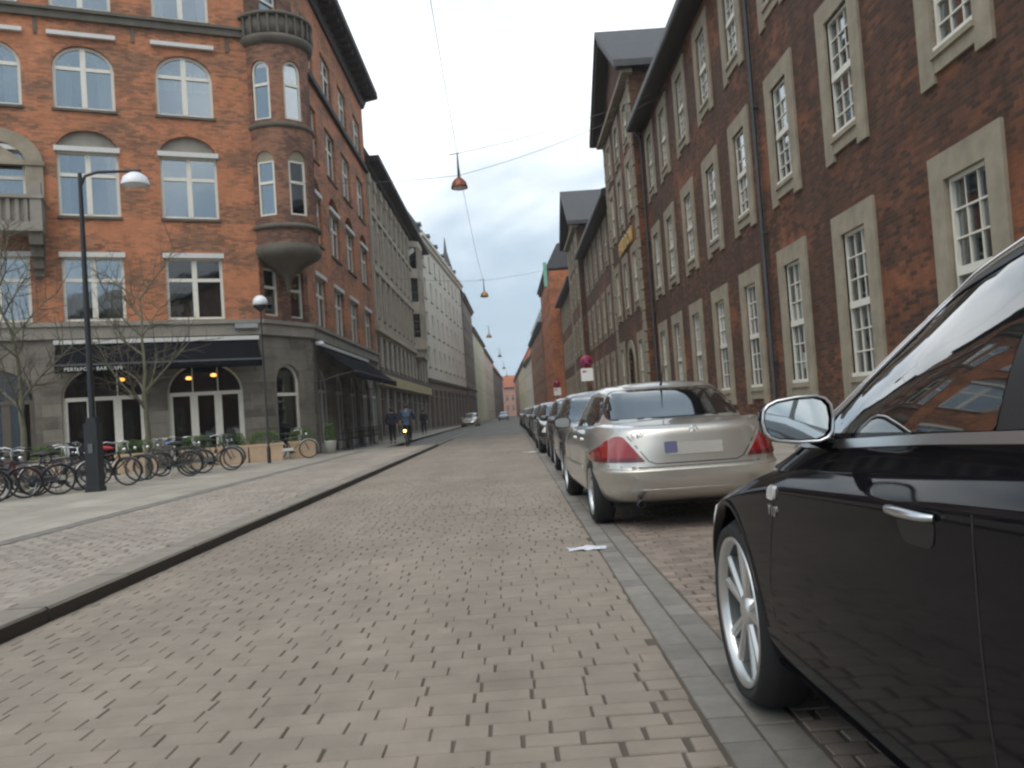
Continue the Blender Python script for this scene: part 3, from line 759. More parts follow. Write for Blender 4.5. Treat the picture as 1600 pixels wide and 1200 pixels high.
letters('HADDON', .95, .04, 'letter_gold', 'gold_letter', RB, Matrix.Translation((5.86, 40.1, 8.52)) @ Matrix.Rotation(R(-90), 4, 'Z') @ Matrix.Rotation(R(90), 4, 'X'), 1.05)
# ------------------------------------------------------------------ left: red brick corner house with cafe
LB = empty('corner_house', T(-9.4, 31, 0), 'red brick corner house with round corner oriel and cafe on the stone ground floor', 'building')
FF = T(-9.398, 31, 0, 23.5)                 # front
FS = T(-7.7, 33.67, 0, 90)                  # along the street
CH0 = FF @ Vector((.55, 0, 0)); CHV = Vector((-7.7, 33.67, 0)) - CH0; CHL = CHV.length
FC = T(CH0.x, CH0.y, 0, math.degrees(math.atan2(CHV.y, CHV.x)))
ZG, ZB, ZE = 4.67, 5.2, 20.2
# front: windows
fcols = [(-11.7, 1.92), (-7.74, 1.92), (-4.90, 1.92), (-1.66, 1.92)]
ops_b = []; ops_g = []
wins = []
for i, (u, w_) in enumerate(fcols):
    a, c = u - w_ / 2, u + w_ / 2
    wins.append((u, 5.26, w_, 2.22, 'cross', 0)); ops_b.append((a, c, 5.26, 7.48))
    if i == 1:
        wins.append((u, 8.45, w_, 2.6, 'cross', 0)); ops_b.append((a, c, 8.45, 11.05))
    else:
        wins.append((u, 8.86, w_, 2.25, 'cross', 0)); ops_b.append((a, c, 8.86, 11.84, .72))
    wins.append((u, 12.55, w_, 2.22, 'cross', .78)); ops_b.append((a, c, 12.55, 14.77, .78))
    wins.append((u, 16.05, w_, 2.25, 'cross', 0)); ops_b.append((a, c, 16.05, 18.3))
arches = [(-13.2, 2.5), (-8.1, 2.5), (-4.78, 2.56), (-1.5, 2.54)]
for u, w_ in arches: ops_g.append((u - w_ / 2, u + w_ / 2, .12, 3.75, 1.05))
wall_mb(-18, .55, ZB, ZE, ops_b).obj('wall', 'brick_left', LB, FF)
wall_mb(-18, .55, 0, ZG, ops_g, .3).obj('ground_floor_wall', 'ashlar', LB, FF)
for u, z, w_, h, st, rise in wins:
    wo = window(LB, FF, u, z, w_, h, st, rise, curtain=.55, box=(rise == 0 and z < 16))
    if abs(z - 8.86) < .01:                 # blind arch over the second floor window
        p = arc(-w_ / 2, w_ / 2, h - .0, .72, 12)
        MB().prism([(-w_ / 2, h)] + p[1:-1] + [(w_ / 2, h)], .02, .08).obj('tympanum', 'stone_grey', wo, FF @ Matrix.Translation((u, .13, z)))
    if rise:                                # straight hood over the third floor arch
        MB().box(-w_ / 2 - .1, w_ / 2 + .1, -.16, -.005, h + .26, h + .40).obj('hood', 'window_shade', wo, FF @ Matrix.Translation((u, 0, z)))
for i, (u, w_) in enumerate(arches):
    window(LB, FF, u, .12, w_, 3.63, 'cafe', 1.05, inset=.18, mframe='window_brown' if i < 2 else 'window_white', sill=False, name='cafe_front')
interior(LB, FF, -17.9, .3, 5, 20, [8.2, 11.9, 15.5], 3.0)
MB().box(-17.9, .3, 4.2, 4.3, 0, 5).box(-17.9, .3, .4, 4.2, 4.4, 4.5).box(-17.9, .3, .35, 4.2, .02, .1).obj('cafe_room', 'cafe_dark', LB, FF)
b = MB(); b.box(-18, .57, -.12, .05, ZG, ZB - .12); b.box(-18, .58, -.20, .05, ZB - .12, ZB + .02); b.obj('belt_course', 'stone_grey', LB, FF)
b = MB(); b.box(-18, .55, -.14, .04, 15.62, 15.86); b.box(-18, .55, -.22, .04, 15.86, 15.94); b.obj('cornice', 'stone_dark', LB, FF)
b = MB()
for u in (-6.3, -3.28, -.12):               # wall anchors and small weathered corbels
    b.box(u - .05, u + .05, -.05, 0, 15.05, 15.6)
b.obj('pilaster_drops', 'stone_dark', LB, FF)
# balcony of the left bay
bal = MB(); bal.box(-9.9, -6.28, -.95, .05, 8.12, 8.42); bal.box(-9.95, -6.22, -1.0, .05, 9.18, 9.30)
for k in range(14): bal.box(-9.8 + k * .25, -9.68 + k * .25, -.92, -.78, 8.42, 9.18)
bal.box(-6.62, -6.28, -.95, -.6, 8.42, 9.75); bal.box(-9.9, -9.5, -.95, -.6, 8.42, 9.75); bal.box(-9.5, -6.62, -.83, -.80, 8.42, 9.18)
for k in range(4): bal.box(-6.31, -6.25, -.75 + k * .2, -.63 + k * .2, 8.42, 9.18)
bal.obj('balcony', 'stone_grey', LB, FF)
for u in (-9.6, -6.5):
    co = MB()
    for k, (d, z0, z1) in enumerate([(.85, 7.7, 8.12), (.6, 7.35, 7.7), (.4, 7.0, 7.35), (.22, 6.75, 7.0)]): co.box(u - .2 + .02 * k, u + .2 - .02 * k, -d, .02, z0, z1)
    co.obj('balcony_bracket', 'stone_dark', LB, FF)
bd = MB(); o = arc(-9.25, -6.25, 10.6, 1.15, 16); i_ = arc(-8.75, -6.75, 10.55, .75, 16)
for k in range(16): bd.prism([o[k], o[k + 1], i_[k + 1], i_[k]], -.10, .06)
bd.box(-9.25, -8.7, -.10, .06, 8.42, 10.6); bd.box(-6.78, -6.25, -.10, .06, 8.42, 10.6)
bd.prism([(-8.7, 10.62), (-6.78, 10.62), (-7.74, 11.3)], -.14, .03); bd.box(-9.3, -6.2, -.16, .02, 10.5, 10.62)
bd.obj('bay_surround', 'sandstone', LB, FF)
# side facade along the street
scols = [(36.1, 2.0), (39.95, 2.15), (43.8, 2.15), (48.0, 2.15)]
ops_b = []; wins = []
for Y, w_ in scols:
    u = Y - 33.67; a, c = u - w_ / 2, u + w_ / 2
    ops_b += [(a, c, 5.3, 7.45), (a, c, 8.9, 11.75, .7), (a, c, 12.6, 14.9), (a, c, 16.35, 18.4)]
    wins += [(u, 5.3, w_, 2.15), (u, 8.9, w_, 2.15), (u, 12.6, w_, 2.3), (u, 16.35, w_, 2.05)]
wall_mb(0, 16.7, ZB, ZE, ops_b).obj('side_wall', 'brick_left', LB, FS)
for u, z, w_, h in wins: window(LB, FS, u, z, w_, h, 'cross', 0, curtain=.6, box=z < 12)
gops = [(u - 1.15, u + 1.15, .12, 3.6, .9) for u in (1.9, 5.3, 8.7, 12.1, 15.2)]
wall_mb(0, 16.7, 0, ZG, gops, .3).obj('side_ground_wall', 'ashlar', LB, FS)
for g in gops: window(LB, FS, (g[0] + g[1]) / 2, .12, 2.3, 3.48, 'cafe', .9, inset=.18, sill=False, mframe='window_shade', name='cafe_front')
interior(LB, FS, .1, 16.6, 0, 20, [4.6, 8.2, 11.9, 15.5], 3.0)
b = MB(); b.box(0, 16.7, -.12, .05, ZG, ZB - .12); b.box(0, 16.7, -.20, .05, ZB - .12, ZB + .02); b.obj('side_belt_course', 'stone_grey', LB, FS)
b = MB(); b.box(-.2, 16.7, -.18, .04, 15.95, 16.2); b.obj('side_cornice', 'eave_dark', LB, FS)
# chamfered corner
dop = (CHL * .22, CHL * .72, .12, 3.62, .7)
wall_mb(0, CHL, 0, ZG, [dop], .25).obj('corner_ground_wall', 'ashlar', LB, FC)
dw = MB(); wdt = dop[1] - dop[0]; p = arc(-wdt / 2, wdt / 2, 2.8, .7, 14); q = arc(-wdt / 2 + .1, wdt / 2 - .1, 2.8, .6, 14)
for k in range(14): dw.prism([p[k], p[k + 1], q[k + 1], q[k]], 0, .09)
dw.box(-wdt / 2, -wdt / 2 + .1, 0, .09, 0, 2.8); dw.box(wdt / 2 - .1, wdt / 2, 0, .09, 0, 2.8); dw.box(-wdt / 2 + .1, wdt / 2 - .1, -.01, .09, 2.3, 2.42); dw.box(-wdt / 2 + .1, wdt / 2 - .1, .005, .09, 0, .3)
MD = FC @ Matrix.Translation(((dop[0] + dop[1]) / 2, .15, .12))
do = dw.obj('door', 'window_white', LB, MD)
MB().prism([(-wdt / 2 + .1, .3), (wdt / 2 - .1, .3), (wdt / 2 - .1, 2.3), (-wdt / 2 + .1, 2.3)], .04, .05).obj('pane', 'pane_dark', do, MD)
MB().prism([(-wdt / 2 + .1, 2.42), (wdt / 2 - .1, 2.42)] + list(reversed(q))[:-0 or None], .04, .05).obj('pane', 'pane_dark', do, MD)
MB().box(0, CHL, 2, 2.1, 0, 4.6).box(0, CHL, 2, 2.1, 5.2, 8).obj('corner_room', 'cafe_dark', LB, FC)
co_ops = [(.25, 1.05, 5.4, 7.2), (CHL - 1.05, CHL - .25, 5.4, 7.2), (CHL / 2 - .5, CHL / 2 + .5, 16.4, 18.4)]
wall_mb(0, CHL, ZB, ZE, co_ops).obj('corner_wall', 'brick_turret', LB, FC)
for o in co_ops: window(LB, FC, (o[0] + o[1]) / 2, o[2], o[1] - o[0], o[3] - o[2], 'narrow', sill=False, mframe='window_white')
b = MB(); b.box(-.08, CHL + .08, -.12, .05, ZG, ZB - .12); b.box(-.12, CHL + .12, -.20, .05, ZB - .12, ZB + .02); b.obj('corner_belt_course', 'stone_grey', LB, FC)
# round oriel
TC, TR = Vector((-8.08, 32.15, 0)), 1.24
PH0 = math.atan2(-TC.y, -TC.x) if False else math.atan2(0 - TC.y, 0 - TC.x)
def bend(u, y, z):
    ph = PH0 + u / TR; r = TR - y
    return (TC.x + r * math.cos(ph), TC.y + r * math.sin(ph), z)
I4 = Matrix.Identity(4)
tw = [(-.62, .74), (.62, .74), (1.86, .74), (-1.86, .74)]
ops_t = []
for u, w_ in tw: ops_t += [(u - w_ / 2, u + w_ / 2, 8.95, 11.35, .37), (u - w_ / 2, u + w_ / 2, 12.5, 14.7, .37)]
wm = wall_mb(-math.pi * TR * .78, math.pi * TR * .78, 7.9, 15.4, ops_t, .16, step=.12)
wm.v = [bend(*v) for v in wm.v]
wm.obj('oriel_wall', 'brick_turret', LB)
for u, w_ in tw:
    window(LB, I4, u, 8.95, w_, 2.05, 'narrow', 0, .08, sill=False, bend=bend)
    t = MB(); p = arc(u - w_ / 2, u + w_ / 2, 10.98, .37, 10); t.prism([(u - w_ / 2, 10.98)] + p[1:-1] + [(u + w_ / 2, 10.98)], .05, .1); t.v = [bend(*v) for v in t.v]; t.obj('tympanum', 'sandstone', LB)
    window(LB, I4, u, 12.5, w_, 2.2, 'narrow', .37, .08, sill=False, bend=bend)
MB().lathe([(.75, 8.6), (.75, 15.4)], 20, TC).obj('oriel_interior', 'interior', LB)
MB().lathe([(.04, 6.25), (.09, 6.5), (.18, 6.8), (.4, 7.05), (.78, 7.28), (1.05, 7.42), (1.22, 7.52), (1.3, 7.66), (1.3, 7.8), (1.24, 7.95)], 32, TC).obj('oriel_corbel', 'stone_dark', LB)
MB().lathe([(1.24, 8.48), (1.34, 8.5), (1.34, 8.6), (1.24, 8.68)], 32, TC).lathe([(1.24, 12.2), (1.30, 12.22), (1.30, 12.36), (1.24, 12.4)], 32, TC).obj('oriel_band', 'stone_dark', LB)
bb = MB(); bb.lathe([(1.24, 15.3), (1.34, 15.34), (1.42, 15.5), (1.42, 15.62), (0, 15.62)], 32, TC); bb.lathe([(1.38, 16.32), (1.46, 16.34), (1.46, 16.44), (1.30, 16.46), (1.30, 16.34), (1.38, 16.32)], 32, TC)
bb.lathe([(1.30, 15.62), (1.34, 15.62), (1.34, 16.33), (1.30, 16.33)], 32, TC)
for k in range(26):
    ph = 2 * math.pi * k / 26; bb.lathe([(.045, 15.62), (.07, 15.85), (.04, 16.1), (.05, 16.33)], 6, (TC.x + 1.39 * math.cos(ph), TC.y + 1.39 * math.sin(ph), 0))
bb.obj('oriel_balcony', 'stone_dark', LB)
# eaves and roof
for F_, a, c in ((FF, -18, .9), (FS, -.6, 16.75)):
    e = MB(); e.prism([(-.95, ZE + .12), (-1.0, ZE + .2), (-.98, ZE + .5), (-.8, ZE + .55), (.3, ZE + .55), (.3, ZE - .4), (-.12, ZE - .4), (-.3, ZE)], a, c, ax='x')
    for k in range(int((c - a) / .9)): e.box(a + .3 + k * .9, a + .5 + k * .9, -.8, 0, ZE - .12, ZE + .14)
    e.obj('eaves', 'eave_dark', LB, F_)
MB().box(-.3, CHL + .3, -.7, .3, ZE - .3, ZE + .5).obj('eaves', 'eave_dark', LB, FC)
p_ = [FF @ Vector((-18, 0, 0)), FF @ Vector((.55, 0, 0)), Vector((-7.7, 33.67, 0)), Vector((-7.7, 50.3, 0)), Vector((-18, 50.3, 0)), Vector((-28, 40, 0))]
cen = Vector((-16, 40, 0)); rb = MB()
rb.add([(p.x, p.y, ZE + .5) for p in p_] + [(p.x * .55 + cen.x * .45, p.y * .55 + cen.y * .45, ZE + 3.6) for p in p_], [(i, (i + 1) % 6, 6 + (i + 1) % 6, 6 + i) for i in range(6)] + [(6, 7, 8, 9, 10, 11)])
rb.obj('roof', 'slate', LB)
MB().box(-18, -7.75, 50.15, 50.3, 0, ZE).box(-26.5, -26.3, 24, 50, 0, ZE).obj('back_wall', 'brick_left', LB)
# awnings
def awning(name, label, F, u0, u1, zt, zb, d, text=None, tu=0):
    t = empty(name, F @ Matrix.Translation(((u0 + u1) / 2, 0, zt)), label, 'awning')
    b = MB(); n = 12; vs = []
    for i in range(n + 1):
        u = u0 + (u1 - u0) * i / n
        for k in range(6):
            f = k / 5; vs.append((u, -.08 - (d - .08) * f, zt + (zb - zt) * f - .04 * math.sin(math.pi * f)))
    b.add(vs, [(i * 6 + k, i * 6 + k + 1, (i + 1) * 6 + k + 1, (i + 1) * 6 + k) for i in range(n) for k in range(5)], True)
    o = b.obj('canopy', 'awning_navy', t, F); md = o.modifiers.new('thick', 'SOLIDIFY'); md.thickness = .012
    v = MB(); vs = []
    for i in range(61):
        u = u0 + (u1 - u0) * i / 60; y = -d - .015 + .012 * math.sin(i * .9); vs += [(u, y, zb - .03), (u, y, zb - .26)]
    v.add(vs, [(2 * i, 2 * i + 1, 2 * i + 3, 2 * i + 2) for i in range(60)], True); o = v.obj('valance', 'awning_navy', t, F); md = o.modifiers.new('thick', 'SOLIDIFY'); md.thickness = .006
    MB().box(u0 - .02, u1 + .02, -d - .03, -d + .03, zb - .03, zb + .03).obj('front_rail', 'awning_edge', t, F)
    MB().box(u0 - .05, u1 + .05, -.2, -.1, zt - .02, zt + .12).obj('cassette', 'window_shade', t, F)
    for u in (u0 + .15, u1 - .15): MB().tube([(u, -.1, zb - .35), (u, -d * .55, zb - .12), (u, -d + .03, zb)], .022, 6, F).obj('arm', 'metal_grey', t)
    if text:
        letters(text, .165, .004, 'letter_white', 'letter', t, F @ Matrix.Translation((tu, -d - .04, zb - .2)) @ Matrix.Rotation(R(90), 4, 'X'), 1.1)
    return t
awning('front_awning', 'dark navy awning lettered BAR CAFE over the arched cafe front', FF, -6.15, .35, 4.5, 3.72, 1.0, 'PERSEPOL · BAR CAFÉ', -5.0)
awning('side_awning', 'black sloping awning over the cafe side along the street', FS, .4, 12.4, 4.45, 3.3, 1.6)
nm = MB().box(-.42, .42, -.04, -.01, -.1, .1).obj('street_name_sign', 'plastic_grey', None, FF @ Matrix.Translation((-.02, -.2, 4.98)))
tag(nm, 'grey blue street name plate on the belt course above the awning end', 'sign')
MB().box(-.39, .39, -.044, -.04, -.075, .075).obj('face', 'lead_grey', nm, FF @ Matrix.Translation((-.02, -.2, 4.98)))
# glowing lamps inside the cafe
gl = [(-8.3, 3.15, 'inside the dark arch at the left edge'), (-4.2, 3.35, 'behind the left white framed arch'), (-2.0, 3.30, 'behind the right arch, left of two'), (-1.15, 3.38, 'behind the right arch, right of two')]
for u, z, wh in gl:
    M = FF @ Matrix.Translation((u, .85, z)); t = empty('pendant_lamp', M, 'small glowing orange pendant lamp ' + wh, 'lamp', 'pendant lamps in the cafe')
    MB().lathe([(0, .0), (.06, .0), (.10, -.03), (.12, -.09), (.06, -.12), (0, -.12)], 14).obj('bulb', 'warm_lamp', t, M)
    MB().tube([(0, 0, 0), (0, 0, 4.38 - z)], .008, 5).obj('cord', 'metal_dark', t, M)
# ------------------------------------------------------------------ further houses, left side
def house(name, label, x0, y0, x1, y1, z1, mwall, rows, nb, right=False, wfrac=.5, base=None, roof=('slate', 3.2), dormers=0, cornice='stone_dark', mframe='window_white', depth=9, style='simple', ww=None, cat='building', hw=True, over=.45):
    v = Vector((x1 - x0, y1 - y0, 0)); L = v.length; ang = math.degrees(math.atan2(v.y, v.x))
    F = T(x0, y0, 0, ang) if not right else T(x1, y1, 0, ang + 180)
    t = empty(name, F @ Matrix.Translation((L / 2, 0, 0)), label, cat)
    pitch = L / nb; w_ = ww or pitch * wfrac; ops = []
    for k in range(nb):
        u = pitch * (k + .5)
        for a, b_ in rows: ops.append((u - w_ / 2, u + w_ / 2, a, b_))
    zb = base[0] if base else 0
    wall_mb(0, L, zb, z1, [o for o in ops if o[2] > zb]).obj('wall', mwall, t, F)
    for o in ops:
        if o[2] > zb and hw: window(t, F, (o[0] + o[1]) / 2, o[2], o[1] - o[0], o[3] - o[2], style, inset=.12, mframe=mframe, sill=True, curtain=.3)
    if base:
        zt, mb, n, zs = base
        bops = [(L * k / n + L / n * .14, L * (k + 1) / n - L / n * .14, .3, zs) for k in range(n)]
        wall_mb(0, L, 0, zt, bops).obj('shop_wall', mb, t, F)
        for o in bops:
            wo = MB().box(o[0], o[1], .1, .16, o[2], o[3]).obj('shop_window', 'car_glass', t, F)
            MB().box(o[0], o[1], .05, .12, o[3] - .7, o[3] - .62).box((o[0] + o[1]) / 2 - .04, (o[0] + o[1]) / 2 + .04, .05, .12, o[2], o[3]).obj('frame', 'window_brown', wo, F)
        MB().box(0, L, -.22, .05, zt - .12, zt + .12).obj('shop_cornice', 'stone_dark', t, F)
    interior(t, F, 0, L, 0, z1, [r_[0] - .8 for r_ in rows], 2.2)
    e = MB(); e.box(-.05, L + .05, -over, .05, z1, z1 + .3); e.box(-.05, L + .05, -.25, .05, z1 - .35, z1); e.obj('cornice', cornice, t, F)
    if roof:
        m_, h_ = roof; r_ = MB()
        prof = [(-.3, z1 + .3), (h_ * .35, z1 + .3 + h_ * .8), (depth * .5, z1 + .3 + h_), (depth, z1 + .3)]
        r_.prism(prof, 0, L, ax='x'); ro = r_.obj('roof', m_, t, F)
        for k in range(dormers):
            u = L * (k + .5) / dormers; d = MB(); d.box(u - .5, u + .5, .25, 1.8, z1 + .5, z1 + h_ * .55); d.prism([(u - .62, z1 + h_ * .55), (u + .62, z1 + h_ * .55), (u, z1 + h_ * .55 + .35)], .15, 1.8)
            dd = d.obj('dormer', 'slate' if m_ == 'slate' else 'lead_grey', ro, F)
            MB().box(u - .36, u + .36, .2, .24, z1 + .65, z1 + h_ * .5).obj('dormer_pane', 'car_glass', ro, F)
    MB().box(0, .12, .0, depth, 0, z1).box(L - .12, L, .0, depth, 0, z1).box(0, L, depth - .1, depth, 0, z1).obj('gable_walls', mwall, t, F)
    return t, F, L
t, F, L = house('grey_house', 'grey stuccoed house with pilasters, cream shop band and dark mansard roof', -7.7, 50.42, -7.7, 81, 16.7, 'stucco_grey', [(4.5, 6.4), (7.5, 9.9), (11.0, 13.2), (14.2, 15.7)], 13, base=(4.15, 'stone_grey', 9, 3.2), roof=('slate', 3.6), cornice='eave_dark', over=.85, mframe='window_brown', wfrac=.56)
MB().box(.1, L - .1, -.3, -.05, 3.36, 4.0).obj('fascia', 'cream_band', t, F)
pi = MB().box(-.22, .22, -.14, .02, 7.0, 16.05).box(-.3, .3, -.2, .02, 15.4, 16.04).box(-.3, .3, -.2, .02, 6.8, 7.2).mesh('pilaster', 'stucco_grey')
for k in range(14): inst(pi, 'pilaster', t, F @ Matrix.Translation((min(max(.25, k * L / 13), L - .25), 0, 0)))
MB().box(0, L, -.18, .02, 10.2, 10.5).box(0, L, -.16, .02, 13.6, 13.85).box(0, L, -.2, .02, 6.6, 6.9).obj('string_course', 'stucco_grey', t, F)
op = [(0, .1), (.7, -.75), (3.4, -.75), (4.1, .1)]; ou = 20.6
ob = MB()
for z0, z1_, k in ((7.0, 8.0, 1), (10.0, 11.0, 1), (13.0, 13.8, 1), (15.6, 16.1, 1.06), (6.4, 7.0, .82)): ob.prism([(ou + 2.05 + (x - 2.05) * k, y * k) for x, y in op], z0, z1_, ax='z')
for x, y in ((.1, 0), (.7, -.75), (1.6, -.75), (2.5, -.75), (3.4, -.75), (4.0, 0)): ob.box(ou + x - .13, ou + x + .13, y - .02, y + .22, 7.9, 15.7)
oo = ob.obj('bay_window', 'stucco_grey', t, F)
for z0, z1_ in ((8.0, 10.0), (11.0, 13.0), (13.8, 15.6)):
    MB().prism([(ou + 2.05 + (x - 2.05) * .93, y * .86) for x, y in op], z0, z1_, ax='z').obj('bay_panes', 'car_glass', oo, F)
MB().box(ou + .9, ou + 3.2, -.8, -.7, 7.15, 7.75).obj('bay_panel', 'planter_terracotta', oo, F)
t, F, L = house('beige_house', 'smooth beige house above a brown shop front, beyond the grey house', -7.7, 81.1, -5.9, 116, 18.6, 'stucco_beige', [(6.2, 8.2), (9.5, 11.6), (12.9, 14.9), (16.0, 17.6)], 9, base=(4.9, 'stucco_brown', 10, 4.0), dormers=6, roof=('slate', 3.0), ww=1.25, cornice='stucco_beige')
t, F, L = house('brown_house', 'narrow brown house with a pointed corner spire, left side far off', -5.75, 116.2, -5.5, 138, 17.6, 'stucco_brown', [(6.2, 8.4), (9.8, 12), (13.3, 15.4)], 6, base=(5.0, 'stucco_brown', 6, 4.0), roof=('slate', 4.5))
sp = MB(); sp.lathe([(1.4, 18), (1.4, 19.5), (1.2, 19.6), (.8, 22), (.25, 24), (.05, 26), (0, 26.2)], 10, (2.0, 2.0, 0)); sp.obj('spire', 'slate', t, F)
house('yellow_house', 'plain pale yellow house with a low grey roof, left side far off', -5.6, 138.5, -5.0, 178, 15.2, 'stucco_yellow', [(6, 8), (9.6, 11.6)], 5, roof=('slate', 3.0), ww=.9)
house('pink_house', 'pale pinkish house with a grey roof near the street end, left side', -5.0, 178.5, -4.3, 225, 14.6, 'stucco_pink', [(2, 4), (5.6, 7.7), (9.2, 11.2)], 9, roof=('slate', 3.5), ww=1.2)
house('brown_gable_house', 'dim brown house at the far left end of the street', -4.2, 226, -2.6, 300, 13, 'stucco_brown', [(2, 4), (5.6, 7.7), (9.2, 11.2)], 12, roof=('tile_red', 4.0), ww=1.2)
house('end_house', 'small reddish house closing the far end of the street', -2.4, 318, 6, 319, 10.5, 'stucco_red', [(2, 4), (5.6, 7.7)], 4, roof=('tile_red', 4.5), ww=1.1)
# right side
t, F, L = house('orange_brick_house', 'tall orange brick house with a green roof corner beyond the brick building', 5.2, 98.2, 5.0, 118, 17.2, 'brick_orange', [(2, 4.2), (5.6, 7.8), (9.4, 11.6), (13, 15.2)], 6, right=True, roof=('slate', 3.5), ww=1.3, cornice='eave_dark', depth=11)
MB().box(L - .4, L + .15, -.5, -.1, 15.4, 18.2).obj('green_sign', 'copper_green', t, F)
house('dormer_brick_house', 'red brick house with a row of pale dormers, right side far off', 4.8, 118.4, 4.2, 158, 13.2, 'brick_dull', [(2, 4.2), (5.6, 7.6), (9.2, 11.2)], 12, right=True, roof=('lead_grey', 3.8), dormers=10, ww=1.3, cornice='eave_dark')
t, F, L = house('white_house', 'white gabled house with a red tiled roof near the street end, right', 4.0, 159, 3.4, 185, 11.0, 'stucco_white', [(2, 4), (5.4, 7.4), (8.6, 10.2)], 6, right=True, roof=('tile_red', 4.5), ww=1.1)
house('pale_house', 'pale yellow house beyond the white gabled house, right far end', 3.3, 186, 2.4, 240, 12, 'stucco_yellow', [(2, 4), (5.4, 7.4), (8.6, 10.2)], 9, right=True, roof=('tile_red', 4.5), ww=1.1)
house('red_house', 'dull red house at the far right end of the street', 2.3, 241, 1.6, 305, 12, 'stucco_red', [(2, 4), (5.4, 7.4), (8.6, 10.2)], 9, right=True, roof=('slate', 4.5), ww=1.1)
# ------------------------------------------------------------------ vehicles (local frame: y forward from the rear bumper, x right, z up)
def interp(tab, x):
    if x <= tab[0][0]: return tab[0][1]
    for (a, p), (b, q) in zip(tab, tab[1:]):
        if x <= b:
            f = (x - a) / (b - a); f = f * f * (3 - 2 * f) * .35 + f * .65; return p + (q - p) * f
    return tab[-1][1]
def cr(vals, t):
    """Catmull-Rom through rows of numbers"""
    n = len(vals); i = min(int(t), n - 2); f = t - i
    p0, p1, p2, p3 = vals[max(i - 1, 0)], vals[i], vals[i + 1], vals[min(i + 2, n - 1)]
    return [.5 * (2 * b + (c - a) * f + (2 * a - 5 * b + 4 * c - d) * f * f + (3 * b - a - 3 * c + d) * f ** 3) for a, b, c, d in zip(p0, p1, p2, p3)]
def dome(levels, zb, zt, crown, ns=44, sub=4, taper=None, closed_bottom=True):
    """levels: (f, yr, yf, w, n) rings from the bottom up; zb/zt: height tables over y; taper(y) narrows the plan"""
    rings = []; nl = len(levels)
    for i in range((nl - 1) * sub + 1): rings.append(cr(levels, min(i / sub, nl - 1 - 1e-9)))
    vs = []; fs = []; cnt = 2 * ns
    def plan(yr, yf, w_, n):
        out = []; yc, hl = (yr + yf) / 2, (yf - yr) / 2
        for k in range(cnt):
            # spread the samples so corners get more points
            th = -math.pi / 2 + 2 * math.pi * (k + .5) / cnt
            c, s = math.cos(th), math.sin(th)
            x = w_ * (abs(c) ** (2 / n)) * (1 if c >= 0 else -1); y = yc + hl * (abs(s) ** (2 / n)) * (1 if s >= 0 else -1)
            if taper: x *= taper(y)
            out.append((x, y))
        return out
    for f, yr, yf, w_, n in rings:
        for x, y in plan(yr, yf, w_, n):
            a, b = interp(zb, y), interp(zt, y); vs.append((x, y, a + (b - a) * f))
    last = plan(*rings[-1][1:]); W = rings[-1][3]; yc = (rings[-1][1] + rings[-1][2]) / 2
    ks = [.97, .9, .8, .66, .5, .33, .16, .03]
    for k in ks:
        for x, y in last:
            xx, yy = x * k, yc + (y - yc) * (k if k > .5 else k); vs.append((xx, yy, interp(zt, yy) + crown * (1 - (xx / W) ** 2) * min(1, (1 - k) * 4 + .0)))
    nr = len(rings) + len(ks)
    for i in range(nr - 1):
        for k in range(cnt): fs.append((i * cnt + k, i * cnt + (k + 1) % cnt, (i + 1) * cnt + (k + 1) % cnt, (i + 1) * cnt + k))
    fs.append(tuple(range((nr - 1) * cnt, nr * cnt)))
    if closed_bottom: fs.append(tuple(reversed(range(cnt))))
    return vs, fs
def boolean_cut(me, cutters):
    o = bpy.data.objects.new('tmp', me); COL.objects.link(o); cs = []
    for c in cutters:
        co = bpy.data.objects.new('cut', c); COL.objects.link(co); cs.append(co)
        md = o.modifiers.new('b', 'BOOLEAN'); md.object = co; md.operation = 'DIFFERENCE'; md.solver = 'EXACT'
    dg = bpy.context.evaluated_depsgraph_get(); r = bpy.data.meshes.new_from_object(o.evaluated_get(dg))
    for c in cs: bpy.data.objects.remove(c)
    bpy.data.objects.remove(o)
    return r
def smooth_by_angle(me, deg=35):
    bm = bmesh.new(); bm.from_mesh(me)
    for f in bm.faces: f.smooth = True
    for e in bm.edges:
        if len(e.link_faces) == 2 and e.calc_face_angle(0) > R(deg): e.smooth = False
    bm.to_mesh(me); bm.free()
def bvh_of(ms):
    vs = []; fs = []
    for v, f in ms:
        b = len(vs); vs += [Vector(p) for p in v]; fs += [tuple(i + b for i in q) for q in f]
    return BVHTree.FromPolygons(vs, fs)
def rpoly(pts, r=.03, n=4):
    """polygon with rounded corners"""
    out = []; m = len(pts)
    for i in range(m):
        p, a, b = Vector(pts[i]), Vector(pts[i - 1]), Vector(pts[(i + 1) % m])
        d1, d2 = (a - p), (b - p); rr = min(r, d1.length * .45, d2.length * .45)
        s, e = p + d1.normalized() * rr, p + d2.normalized() * rr
        for k in range(n + 1):
            t = k / n; q = s.lerp(p, t).lerp(p.lerp(e, t), t); out.append((q.x, q.y))
    return out
